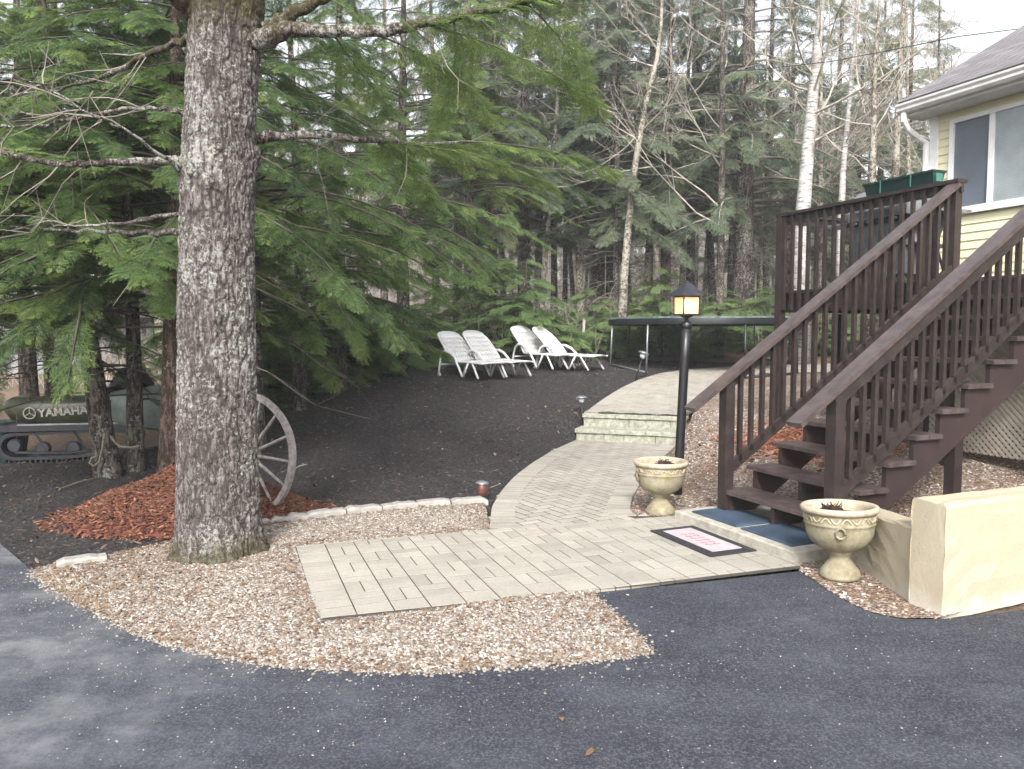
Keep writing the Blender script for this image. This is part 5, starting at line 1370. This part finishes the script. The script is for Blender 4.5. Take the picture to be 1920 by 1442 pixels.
def bare_tree(name, loc, H, r0, seed, tmat, twmat, label, group=None, lean=(0, 0), first=.35, spread=1.0, levels=3, nb=14, path=None, upw=.75):
    r = np.random.default_rng(seed); t_ = empty(name, loc, label, 'tree', group); segs = []
    if path is None: base = [np.array([lean[0] * t + .06 * math.sin(5 * t + seed), lean[1] * t + .05 * math.sin(4 * t), H * t]) for t in np.linspace(0, 1, 12)]
    else: base = [np.array(p) for p in path]
    base = np.array(base); k = len(base); rad = np.array([r0 * (1 - .82 * i / (k - 1)) for i in range(k)]); rad[0] *= 1.25
    base[0][2] -= .1
    MB().tube(base, rad, 10).build('trunk', tmat, t_, True)
    def grow(p, d, L, rr, lv):
        n_ = 5; pts = [p]
        for i in range(n_):
            d = d + r.normal(0, .13, 3) + np.array([0, 0, .06]); d /= np.linalg.norm(d); p2 = pts[-1] + d * L / n_; pts.append(p2)
            segs.append([*pts[-2], *p2, rr * (1 - i / n_ * .75), rr * (1 - (i + 1) / n_ * .75)])
            if lv > 0 and i > 0:
                for _ in range(2 if lv > 1 else 2):
                    if r.uniform() < .8:
                        dd = d + r.normal(0, .55, 3); dd /= np.linalg.norm(dd); grow(p2, dd, L * r.uniform(.3, .55), rr * .5, lv - 1)
    Hh = base[-1][2]
    for i in range(nb):
        f_ = first + (1 - first) * (i + r.uniform()) / nb; idx = f_ * (k - 1); a = int(min(idx, k - 2)); p = base[a] + (base[a + 1] - base[a]) * (idx - a)
        az = r.uniform(0, 6.28); d = np.array([math.cos(az), math.sin(az), upw * r.uniform(.3, 1.3)]); d /= np.linalg.norm(d)
        grow(p, d, spread * Hh * .30 * (1.15 - f_) * r.uniform(.7, 1.2), max(.01, r0 * .30 * (1.1 - f_)), levels - 1)
    V, F = seg_mesh(segs, 3); raw_mesh('crown', V, F, twmat, t_)
    return t_

# ---- the big tree in front
bt = empty('big_pine', (-2.14, 5.52, 0), 'huge rough barked conifer trunk with lichen standing in the pebble bed', 'tree')
cz = [-.05, 0, .12, .3, .6, 1.0, 1.32, 1.8, 2.4, 2.66, 3.1, 3.6, 3.85, 4.1, 4.6, 6, 9, 14]
cxx = [-2.15, -2.15, -2.15, -2.15, -2.145, -2.14, -2.13, -2.12, -2.10, -2.085, -2.06, -2.02, -1.995, -1.985, -1.97, -1.93, -1.9, -1.9]
cr = [.365, .345, .305, .288, .28, .273, .268, .262, .253, .256, .245, .242, .252, .262, .235, .21, .16, .05]
nz, na = 900, 260
zz = np.concatenate([np.linspace(-.05, 5.0, nz), np.linspace(5.05, 14, 60)])
AN = np.linspace(0, 2 * np.pi, na, endpoint=False)
Zg, Ag = np.meshgrid(zz, AN, indexing='ij')
Rg = np.interp(Zg, cz, cr); Cx = np.interp(Zg, cz, cxx)
def vnoise(x, y, seed, px):   # periodic value noise in x
    r = np.random.default_rng(seed); tb = r.uniform(-1, 1, (px, 4096))
    xi = np.floor(x).astype(int); yi = np.floor(y).astype(int); fx = x - xi; fy = y - yi; fx = fx * fx * (3 - 2 * fx); fy = fy * fy * (3 - 2 * fy)
    a = tb[xi % px, yi % 4096]; b = tb[(xi + 1) % px, yi % 4096]; c = tb[xi % px, (yi + 1) % 4096]; d = tb[(xi + 1) % px, (yi + 1) % 4096]
    return (a * (1 - fx) + b * fx) * (1 - fy) + (c * (1 - fx) + d * fx) * fy
u_ = Ag / (2 * np.pi)
w1 = vnoise(u_ * 12, Zg * 5, 1, 12) * .35
rid = 1 - np.abs(vnoise((u_ * 40 + w1 * 1.6) % 40, Zg * 8, 2, 40)) * 2.0
rid2 = 1 - np.abs(vnoise((u_ * 64 + w1) % 64, Zg * 22, 3, 64)) * 1.9
fine = vnoise(u_ * 130 % 130, Zg * 75, 4, 130)
lob = .010 * np.sin(3 * Ag + .5) + .007 * np.sin(5 * Ag + Zg) + .03 * np.exp(-np.maximum(Zg, 0) / .16) * np.maximum(np.sin(5 * Ag + 1.2), -.3)
knot = 0
for (ka, kz, kr, kh) in ((-1.95, 2.72, .09, .035), (-1.45, 2.62, .07, .03), (3.0, 2.70, .12, .05), (.25, 2.85, .10, .04), (-1.2, 1.72, .06, .012), (-1.6, 4.02, .2, .04), (-2.4, 4.05, .16, .05)):
    da = np.angle(np.exp(1j * (Ag - ka))) * .26; knot = knot + kh * np.exp(-(da ** 2 + (Zg - kz) ** 2) / (kr ** 2) * 1.5)
Rr = Rg + lob + knot - .017 * np.clip(rid - .3, 0, 1) - .007 * np.clip(rid2, 0, 1) + .003 * fine
VX = Cx + Rr * np.cos(Ag); VY = 5.52 + Rr * np.sin(Ag)
V = np.stack([VX.ravel() + 2.14, VY.ravel() - 5.52, Zg.ravel()], 1); I = np.arange(len(V)).reshape(Zg.shape); In = np.roll(I, -1, 1)
F = np.stack([I[:-1], In[:-1], In[1:], I[1:]], -1).reshape(-1, 4)
raw_mesh('trunk', V, F, M['bark_trunk'], bt, smooth=True, tint=np.clip(.75 * np.clip(rid - .3, 0, 1) / .7 + .45 * np.clip(rid2 - .3, 0, 1), 0, 1).ravel())
btr = np.random.default_rng(21)
B0 = np.array([2.14, -5.52, 0])
def limb(pxs, rad, nm='limb', twigs=0, m_='bark_big', n=10):
    P = np.array([at_d(x, y, D) for x, y, D in pxs]) + B0
    t = np.linspace(0, len(P) - 1, len(P) * 5); Q = np.stack([np.interp(t, np.arange(len(P)), P[:, k]) for k in range(3)], 1)
    for _ in range(3): Q[1:-1] = (Q[:-2] + 2 * Q[1:-1] + Q[2:]) / 4
    Q[1:-1] += btr.normal(0, .008, Q[1:-1].shape)
    rr = np.interp(t, np.arange(len(P)), np.array(rad)); mb = MB().tube(Q, rr, n)
    segs = []
    for i in range(twigs):
        a = btr.integers(len(Q) // 4, len(Q) - 1); p = Q[a]; e = Q[min(a + 1, len(Q) - 1)] - Q[a - 1]; e /= np.linalg.norm(e)
        d = e * .8 + btr.normal(0, .6, 3) + np.array([0, 0, -.25]); d /= np.linalg.norm(d); L_ = btr.uniform(.25, .8)
        for k in range(5):
            p2 = p + d * L_ / 5; segs.append([*p, *p2, .006 * (1 - k / 6), .006 * (1 - (k + 1) / 6)]); d = d + btr.normal(0, .22, 3) + np.array([0, 0, -.08]); d /= np.linalg.norm(d); p = p2
            if btr.uniform() < .5: dd = d + btr.normal(0, .7, 3); segs.append([*p, *(p + dd * .15), .003, .0015])
    if segs: V_, F_ = seg_mesh(segs, 3); mb.add(V_, F_, 1)
    mb.build(nm, [M[m_], M['twig_mid']], bt, True)
    return Q
BI = []
q = limb([(480, 75, 5.5), (545, 55, 5.4), (600, 58, 5.4), (700, 60, 5.35), (800, 42, 5.3), (900, 22, 5.2), (985, 3, 5.1), (1120, -40, 5.0)], [.085, .052, .042, .038, .033, .028, .024, .015], twigs=8); 
dress(btr, q, 34, .34, BI, .50, .45)
limb([(500, 60, 5.5), (560, 20, 5.4), (640, -20, 5.4), (800, -90, 5.3)], [.07, .042, .036, .03])
limb([(390, 40, 5.5), (350, 5, 5.4), (300, -40, 5.2)], [.11, .08, .06])
q = limb([(480, 258, 5.6), (520, 256, 5.75), (600, 254, 6.0), (700, 262, 6.4), (790, 272, 6.9), (900, 262, 7.5)], [.05, .033, .03, .024, .018, .01], twigs=8); dress(btr, q, 30, .34, BI, .50, .45)
q = limb([(360, 305, 5.4), (300, 300, 5.3), (190, 305, 5.2), (110, 312, 5.1), (0, 285, 5.0), (-120, 260, 4.9)], [.045, .026, .022, .018, .015, .01], twigs=6, m_='bark_big')
limb([(355, 215, 5.5), (300, 200, 5.4), (200, 205, 5.2), (90, 235, 5.0), (-40, 240, 4.9)], [.025, .014, .012, .009, .006], twigs=8)
limb([(350, 330, 5.4), (240, 245, 5.0), (150, 205, 4.8), (60, 150, 4.7), (-60, 120, 4.5)], [.016, .009, .007, .005, .004], twigs=9)
limb([(380, 62, 5.5), (330, 78, 5.7), (270, 105, 6.0), (190, 145, 6.4), (90, 172, 6.9)], [.05, .024, .022, .017, .010], twigs=6)
limb([(355, 440, 5.7), (260, 436, 6.1), (160, 435, 6.6), (20, 425, 7.2)], [.03, .017, .014, .008], twigs=6)
limb([(350, 400, 5.7), (220, 420, 6.2), (100, 424, 6.8)], [.02, .012, .006], twigs=6)
# leafy boughs in the upper left and right that belong to this tree
for (x, y, D, az, L, tn) in [(700, 62, 5.4, R(60), 1.5, .5), (800, 45, 5.3, R(40), 1.7, .5), (620, 58, 5.4, R(80), 1.2, .35), (985, 5, 5.1, R(70), 1.6, .5), (760, 270, 6.7, R(30), 1.5, .6), (860, 265, 7.2, R(10), 1.5, .5), (700, 262, 6.4, R(80), 1.6, .4), (850, 30, 5.25, R(100), 1.8, .45)]:
    p = at_d(x, y, D) + B0; pts = bough_path(btr, p, az, L, .02, .16); segs = [[*pts[a], *pts[a + 1], .010 * (1 - a / 8), .009 * (1 - (a + 1) / 8)] for a in range(6)]
    V_, F_ = seg_mesh(segs, 4); raw_mesh('bough', V_, F_, M['twig_dark'], bt); dress(btr, pts, 22, .32, BI, tn + .08, .1)
V, F, T = place_fronds(BI, FR_NEAR, btr); raw_mesh('crown', V, F, M['hem_near'], bt, tint=np.clip(T, 0, 1))
# upper crown, above the frame but shading what is below
up_it = []
for i in range(22):
    h = btr.uniform(7, 13.5); L = 3.0 * (1 - (h - 5) / 10) + .5; pts = bough_path(btr, np.array([.22, 0, h]), btr.uniform(0, 6.28), L, .1, .3); dress(btr, pts, 16, .8, up_it, .4)
V, F, T = place_fronds(up_it, FR_MID, btr); raw_mesh('upper_crown', V, F, M['hem_near'], bt, tint=np.clip(T, 0, 1))

# ---- near hemlocks to the left, built one by one
def near_hem(px, py_base, D, H, hb, Rc, nb, r0, seed, label, name='hemlock', lean=(0, 0), nf=24, fl=.46, tint=.45, bm='bark_dark', sector=None, lib=FR_NEAR, fm='hem_near', dead=10, droop=.42):
    r_ = ray(px, py_base); p = r_ / r_[1] * D
    return conifer(name, (p[0], p[1], g1(p[0], p[1])), H, hb, Rc, nb, r0, seed, lib, M[fm], M[bm], nf, fl, tint, droop, .14, label, 'hemlocks around the snowmobile and mound', dead, lean, sector=sector)
near_hem(205, 870, 8.6, 6.8, 1.9, 2.8, 84, .13, 31, 'hemlock with curved trunk and roots, right of the snowmobile lettering', lean=(-.9, .3), tint=.50)
near_hem(250, 870, 8.9, 6.5, 2.0, 2.4, 70, .10, 32, 'hemlock with rope looped at its foot, over the snowmobile hood', lean=(-.1, .2), tint=.5)
near_hem(318, 868, 8.3, 6.8, 2.3, 2.8, 76, .125, 33, 'reddish barked hemlock trunk just behind the big pine', lean=(.1, .4), bm='bark_red', tint=.40)
near_hem(58, 745, 12.8, 8.5, 2.4, 3.0, 50, .15, 34, 'thick dark hemlock at far left behind the snowmobile', tint=.35, lib=FR_MID)
near_hem(97, 748, 13.4, 8.5, 2.6, 2.6, 44, .11, 35, 'slim dark hemlock second from left behind the snowmobile', tint=.35, lib=FR_MID)
near_hem(125, 752, 12.2, 8.5, 2.8, 2.6, 44, .13, 36, 'grey green hemlock trunk behind the snowmobile seat', tint=.4, lib=FR_MID)
near_hem(-120, 800, 9.0, 6.8, 1.7, 3.2, 80, .14, 37, 'hemlock outside the left edge reaching into the picture', tint=.45)
# right of the big trunk
near_hem(560, 740, 12.6, 8, .9, 2.5, 66, .12, 38, 'bright green hemlock sweeping low just right of the big pine', tint=.60, nf=26)
near_hem(480, 760, 10.2, 7.2, 2.6, 3.5, 84, .11, 39, 'tall hemlock hidden behind the big pine trunk', tint=.45)
near_hem(640, 705, 14.6, 8.5, 1.0, 2.0, 70, .13, 40, 'wide hemlock with low boughs behind the leaning stake', tint=.52, nf=26)
near_hem(760, 690, 16.8, 10, 3.0, 3.2, 90, .16, 41, 'tall hemlock with high boughs above the left lounger', tint=.45, lib=FR_MID)
near_hem(420, 790, 13.5, 8.5, 1.6, 2.8, 56, .13, 42, 'hemlock deep in shade behind the mulch mound', tint=.3, lib=FR_MID)
near_hem(880, 660, 19.5, 11, 3.4, 3.4, 100, .17, 43, 'tall hemlock rising behind the white loungers', tint=.38, lib=FR_MID)
# rope round the two trunks
p0 = at_d(205, 800, 8.45); pts = [at_d(x, y, 8.4) for x, y in [(196, 812), (192, 840), (186, 866), (176, 874), (168, 868), (172, 858), (182, 856)]]
o = MB().tube(pts, .012, 6).build('rope', M['rope'], smooth=True); tag(o, 'pale rope loop hanging at the foot of the curved hemlock', 'rope')
pts = [at_d(x, y, 8.5) for x, y in [(208, 818), (216, 830), (228, 838), (245, 839), (262, 836)]]
o = MB().tube(pts, .013, 6).build('rope', M['rope'], smooth=True); tag(o, 'pale rope tied across the second hemlock trunk', 'rope')

# ---- young hemlocks along the back of the yard
yg = [conifer('young_hemlock', (0, 0, 0), h, .12, rc, nb, .03, s_, FR_MID, M['hem_young'], M['bark_dark'], 9, .5, .5, .35, .25) for h, rc, nb, s_ in ((2.0, 1.15, 40, 51), (2.6, 1.3, 46, 52), (1.4, 1.05, 34, 53))]
ysp = [(500, 18.0), (560, 16.4), (610, 17.5), (700, 17.4), (745, 18.6), (800, 18.2), (850, 19.4), (905, 20.0), (960, 19.2), (1010, 20.5), (1060, 19.6), (1110, 20.4), (1150, 21.6), (1200, 21.0), (1260, 22.0), (1310, 21.3), (1370, 22.4), (1420, 21.2), (1500, 22), (1560, 21), (1640, 22), (430, 17.5), (365, 18.5), (1720, 21), (655, 16.5), (525, 14.6), (580, 15.2), (640, 15.4), (505, 13.4), (700, 16.2), (1035, 18.6), (1130, 19.2), (1170, 19.8), (985, 18.3), (930, 18.4), (1345, 20.2), (1240, 20.0), (1600, 20), (880, 18.0), (770, 17.4), (1450, 20.6)]
yr = np.random.default_rng(5)
for i, (px, D) in enumerate(ysp):
    o = yg[i] if i < 3 else copy_tree(yg[int(yr.integers(0, 3))])
    x = (px - 960) / FPX * D; o.location = (x, D, g1(x, D)); o.rotation_euler = (0, 0, yr.uniform(0, 6.28)); s_ = yr.uniform(.8, 1.1); o.scale = (s_, s_, s_ * yr.uniform(.75, 1.0))
    tag(o, 'low feathery young hemlock in the green fringe behind the yard', 'shrub', 'young hemlocks fringing the yard')

# ---- named trunks in the middle distance
def dt(px, D, H, hb, Rc, nb, r0, seed, label, bm='bark_dark', lean=(0, 0), tint=.4):
    x = (px - 960) / FPX * D
    return conifer('conifer', (x, D, g1(x, D)), H * .74, hb - 1.0, Rc, int(nb * 1.45), r0, seed, FR_MID, M['hem_far'], M[bm], 17, .80, tint + .1, .40, .10, label, 'conifers in the woods behind the yard', 46, lean)
dt(925, 22, 17, 4.2, 3.0, 50, .17, 61, 'brown conifer trunk standing above the second lounger', 'bark_red')
dt(984, 23, 18, 4.6, 3.2, 52, .22, 62, 'dark thick conifer behind the third lounger')
dt(1120, 24, 19, 5.5, 3.4, 52, .24, 63, 'reddish barked conifer left of the leaning tan tree', 'bark_red')
dt(1155, 21, 16, 4.4, 2.6, 44, .11, 64, 'slim black trunked conifer close left of the leaning tan tree')
dt(1248, 23, 18, 4.8, 3.2, 50, .18, 65, 'brown conifer trunk just left of the lantern', 'bark_red', tint=.45)
dt(1215, 25, 17, 5.0, 3.0, 46, .12, 66, 'slim dark conifer between the tan tree and the lantern')
dt(1392, 22, 19, 4.6, 3.8, 62, .36, 67, 'very thick dark conifer trunk left of the deck', tint=.42)
dt(1338, 24, 17, 5.0, 3.0, 46, .14, 68, 'slightly leaning dark conifer right of the lantern', lean=(-.9, 0))
dt(1058, 26, 18, 5.5, 3.0, 46, .10, 69, 'thin dark conifer behind the rightmost lounger')
dt(1475, 27, 16, 3.2, 3.2, 56, .20, 70, 'grey green conifer behind the left corner of the deck', tint=.5)
dt(1690, 26, 15.5, 3.0, 3.0, 60, .18, 71, 'ragged conifer against the sky left of the house roof', tint=.6)
dt(1600, 30, 15, 3.6, 3.2, 54, .20, 72, 'hazy conifer behind the birch', tint=.55)
dt(1560, 33, 23, 4.0, 3.4, 60, .20, 73, 'tall hazy conifer left of the birch top', tint=.6)
dt(1640, 31, 19, 3.5, 3.2, 60, .18, 74, 'pale green conifer filling the gap left of the roof', tint=.65)
dt(1748, 33, 15, 3.0, 3.0, 56, .16, 75, 'low yellowish conifer just over the gutter end', tint=.7)
# ---- woods behind: copies of a few kinds
vr = np.random.default_rng(77)
kinds = [conifer('wood_conifer', (0, 0, 0), h, hb, rc, nb, r0, s_, FR_FAR, M['hem_far'], M['bark_dark'], 14, .95, .52, .38, .12, None, None, 26) for h, hb, rc, nb, r0, s_ in ((16, 5.5, 3.4, 100, .2, 81), (14, 4.2, 3.2, 100, .17, 82), (18, 7.0, 3.8, 105, .26, 83), (13, 3.2, 2.8, 95, .14, 84))]
cnt = 0
for k in range(400):
    D = vr.uniform(26, 52); px = vr.uniform(-350, 1500 if D < 44 else 1600)
    x = (px - 960) / FPX * D
    if -27 < x < -12 and 22 < D < 32: continue
    if px > 1250 and vr.uniform() < .35: continue
    o = kinds[cnt] if cnt < 4 else copy_tree(kinds[int(vr.integers(0, 4))])
    o.location = (x, D, g1(x, D)); o.rotation_euler = (0, 0, vr.uniform(0, 6.28)); s_ = vr.uniform(.8, 1.1); o.scale = (s_, s_, s_)
    tag(o, 'far dark green conifer in the dense woods behind the yard', 'tree', 'far conifers in the woods')
    cnt += 1
    if cnt >= 20: break
# ---- bare deciduous trees
P = [at_d(x, y, 19.5) for x, y in [(1164, 600), (1170, 520), (1178, 430), (1186, 340), (1200, 255), (1212, 190), (1232, 110), (1240, 40), (1243, -60), (1250, -180)]]
o0 = P[0].copy(); o0[2] = g1(o0[0], o0[1]); P[0] = o0.copy()
bare_tree('bare_tree', tuple(o0), 9, .115, 91, M['bark_tan'], M['twig_pale'], 'leaning tan barked bare tree left of the lantern', path=[p - o0 for p in P], first=.45, spread=1.0, nb=15)
P = [at_d(x, y, 17.5) for x, y in [(1500, 640), (1503, 480), (1506, 390), (1514, 290), (1522, 200), (1530, 120), (1538, 30), (1545, -60), (1552, -160)]]
o0 = P[0].copy(); o0[2] = g1(o0[0], o0[1]); P[0] = o0.copy()
bare_tree('birch_tree', tuple(o0), 9, .205, 92, M['birch'], M['twig_pale'], 'white barked birch tree rising behind the deck corner', path=[p - o0 for p in P], first=.38, spread=1.15, nb=16)
P = [at_d(x, y, 18) for x, y in [(1572, 640), (1576, 420), (1582, 300), (1592, 200), (1600, 100), (1612, 0), (1625, -110)]]
o0 = P[0].copy(); o0[2] = g1(o0[0], o0[1]); P[0] = o0.copy()
bare_tree('bare_tree', tuple(o0), 9, .09, 93, M['birch'], M['twig_pale'], 'slim pale sapling just right of the birch', path=[p - o0 for p in P], first=.3, nb=13)
P = [at_d(x, y, 17) for x, y in [(1632, 640), (1636, 340), (1638, 230), (1640, 120), (1648, 20), (1655, -90)]]
o0 = P[0].copy(); o0[2] = g1(o0[0], o0[1]); P[0] = o0.copy()
bare_tree('bare_tree', tuple(o0), 9, .085, 94, M['bark_tan'], M['twig_pale'], 'tan barked bare tree with forked stems left of the house', path=[p - o0 for p in P], first=.3, nb=18, spread=1.2)
bk_ = [bare_tree('bare_tree', (0, 0, 0), h, r0, s_, M[bm], M[tw], None, None, (lx, 0), .25, 1.1, 3, nb) for h, r0, s_, bm, tw, lx, nb in ((13, .12, 101, 'bark_tan', 'twig_grey', .5, 15), (11, .09, 102, 'bark_tan', 'twig_pale', -.6, 14), (15, .14, 103, 'bark_dark', 'twig_grey', .2, 15))]
br_ = np.random.default_rng(9)
bsp = [(300, 22), (520, 21), (640, 24), (720, 28), (820, 25), (900, 29), (1005, 24), (1040, 30), (1090, 22.5), (1180, 28), (1290, 26), (1300, 34), (1350, 20), (1430, 25), (1450, 32), (1540, 22), (1560, 30), (1660, 21), (1700, 24), (1745, 20), (1800, 27), (960, 36), (1230, 38), (780, 36), (120, 24), (600, 34), (1120, 34), (1400, 38), (1620, 34), (450, 30), (1770, 32), (1500, 40), (860, 23), (950, 24.5), (1015, 22), (1075, 27), (1140, 25.5), (1205, 23.5), (1275, 24), (1320, 28), (1365, 26), (1425, 23), (1095, 31), (990, 33), (1240, 32), (680, 21), (560, 25)]
for i, (px, D) in enumerate(bsp):
    o = bk_[i] if i < 3 else copy_tree(bk_[int(br_.integers(0, 3))])
    x = (px - 960) / FPX * D; s_ = br_.uniform(.8, 1.15) * (.72 if px > 1700 else 1); o.location = (x, D, g1(x, D)); o.rotation_euler = (0, 0, br_.uniform(0, 6.28)); o.scale = (s_, s_, s_)
    tag(o, 'bare grey deciduous tree with fine twigs among the conifers', 'tree', 'bare trees in the woods')
# ---- the far wood: one mass
fr_ = np.random.default_rng(13); segs = []; items = []
for i in range(380):
    D = fr_.uniform(54, 95); px = fr_.uniform(-500, 1600); x = (px - 960) / FPX * D; z = g1(x, D); H = fr_.uniform(12, 20) * (1 if px < 1620 else .62); r0 = fr_.uniform(.06, .2)
    segs.append([x, D, z - .2, x + fr_.normal(0, .5), D, z + H, r0, .03])
    for k in range(9):
        h = fr_.uniform(.2, .95) * H; d = fr_.normal(0, 1, 3); d[2] = abs(d[2]) * .8; d *= fr_.uniform(1.2, 2.8) / np.linalg.norm(d); p = np.array([x, D, z + h]); segs.append([*p, *(p + d), .05, .02])
        for kk in range(3): dd = d * .5 + fr_.normal(0, .7, 3); segs.append([*(p + d * fr_.uniform(.4, 1)), *(p + d + dd), .030, .016])
for i in range(5200):
    D = fr_.uniform(40, 80); px = fr_.uniform(-500, 2000); x = (px - 960) / FPX * D; z = g1(x, D); h = fr_.uniform(1.5, 6); p = np.array([x, D, z])
    d = np.array([fr_.normal(0, .3), 0, 1]) * h; segs.append([*p, *(p + d), .026, .012])
    for k in range(6): q_ = p + d * fr_.uniform(.2, 1); segs.append([*q_, *(q_ + np.array([fr_.normal(0, .5), fr_.normal(0, .3), fr_.uniform(.1, .8)]) * h * .35), .018, .008])
V, F = seg_mesh(segs, 3); o = raw_mesh('distant_woods', V, F, M['twig_grey']); tag(o, kind='stuff')
for i in range(150):
    D = fr_.uniform(54, 90); px = fr_.uniform(-500, 1560); x = (px - 960) / FPX * D; z = g1(x, D); H = fr_.uniform(12, 22)
    for k in range(26):
        f_ = fr_.uniform(.35, 1); a = fr_.uniform(0, 6.28); L = 3.4 * (1 - f_) ** .7 + .6
        items.append((np.array([x, D, z + H * f_]), np.array([math.cos(a), math.sin(a), -.25]), L, fr_.normal(.5, .15), 0))
V, F, T = place_fronds(items, FR_FAR, fr_); o = raw_mesh('distant_evergreens', V, F, M['hem_far'], tint=np.clip(T, 0, 1)); tag(o, kind='stuff')
# ---- undergrowth: dry stems and brush at the wood's edge
segs = []
for i in range(5200):
    D = fr_.uniform(17.8, 34); px = fr_.uniform(-200, 1900); x = (px - 960) / FPX * D
    if D < 19.5 and 1120 < px < 1640: continue
    z = g1(x, D); h = fr_.uniform(.3, 1.5); d = np.array([fr_.normal(0, .25), fr_.normal(0, .25), 1]) * h; p = np.array([x, D, z]); rr = fr_.uniform(.003, .008)
    segs.append([*p, *(p + d), rr, rr * .5])
    for k in range(4): t = fr_.uniform(.3, 1); q_ = p + d * t; segs.append([*q_, *(q_ + np.array([fr_.normal(0, .3), fr_.normal(0, .3), fr_.uniform(0, .35)]) * h * .7), rr * .6, rr * .3])
V, F = seg_mesh(segs, 3); o = raw_mesh('undergrowth', V, F, M['twig_pale']); tag(o, kind='stuff')
# dead leaves: few lying on the drive
for (px, py, lab) in [(1048, 1343, 'small dry brown leaf lying on the driveway'), (1098, 1418, 'pale dry leaf at the bottom of the driveway')]:
    p = at_z(px, py, .008); mb = MB(); c_ = [(0, 0, 0), (.02, .012, .006), (.045, .008, .012), (.055, -.004, .004), (.035, -.016, .010), (.012, -.010, .002)]
    a = rng.uniform(0, 6); mb.add([(p[0] + x * math.cos(a) - y * math.sin(a), p[1] + x * math.sin(a) + y * math.cos(a), p[2] + z + .003) for x, y, z in c_], [(0, 1, 2), (0, 2, 4, 5), (2, 3, 4)])
    o = mb.build('dry_leaf', M['dry_leaf']); tag(o, lab, 'leaf')

# ------------------------------------------------------------------ thin volume added to lift the darks of the woods
hz = MB().box(world, -420, 420, -62, 702, -2.0, 32).build('added_haze', M['joint'])
hz.data.materials.clear(); m_ = bpy.data.materials.new('lift_haze'); m_.use_nodes = True; nt_ = m_.node_tree
nt_.nodes.remove(nt_.nodes['Principled BSDF']); vp = nt_.nodes.new('ShaderNodeVolumePrincipled'); vp.inputs['Color'].default_value = (.93, .95, 1, 1)
vp.inputs['Density'].default_value = .0017; nt_.links.new(vp.outputs[0], nt_.nodes['Material Output'].inputs['Volume'])
hz.data.materials.append(m_); tag(hz, kind='stuff')
# ------------------------------------------------------------------ light
w_ = bpy.data.worlds.new('World'); sc.world = w_; w_.use_nodes = True; nt = w_.node_tree
bg = nt.nodes['Background']; sky = nt.nodes.new('ShaderNodeTexSky'); sky.sky_type = 'NISHITA'; sky.sun_disc = False
SE_, SA_ = R(40), R(184)   # elevation, azimuth (compass from +Y clockwise)
sky.sun_elevation = SE_; sky.sun_rotation = SA_; sky.air_density = 1.2; sky.dust_density = 4; sky.ozone_density = 1
hs = nt.nodes.new('ShaderNodeHueSaturation'); hs.inputs['Saturation'].default_value = .32; hs.inputs['Value'].default_value = 1.0
nt.links.new(sky.outputs[0], hs.inputs['Color']); nt.links.new(hs.outputs[0], bg.inputs['Color']); bg.inputs['Strength'].default_value = .15
sd = bpy.data.lights.new('sun', 'SUN'); sd.energy = 1.5; sd.angle = R(10); sd.color = (1, .96, .9)
so = bpy.data.objects.new('sun', sd); col.objects.link(so)
dv = Vector((math.sin(SA_) * math.cos(SE_), math.cos(SA_) * math.cos(SE_), math.sin(SE_)))
so.rotation_euler = dv.to_track_quat('Z', 'Y').to_euler(); so.location = (0, -3, 12)
vs_ = sc.view_settings; vs_.view_transform = 'Standard'; vs_.look = 'None'; vs_.gamma = 1; vs_.exposure = 1.5; vs_.use_curve_mapping = False
cy = sc.cycles; cy.max_bounces = 5; cy.diffuse_bounces = 3; cy.glossy_bounces = 2; cy.transmission_bounces = 3; cy.transparent_max_bounces = 6
cy.use_denoising = True; cy.use_adaptive_sampling = True; cy.adaptive_threshold = .02
cy.caustics_reflective = False; cy.caustics_refractive = False
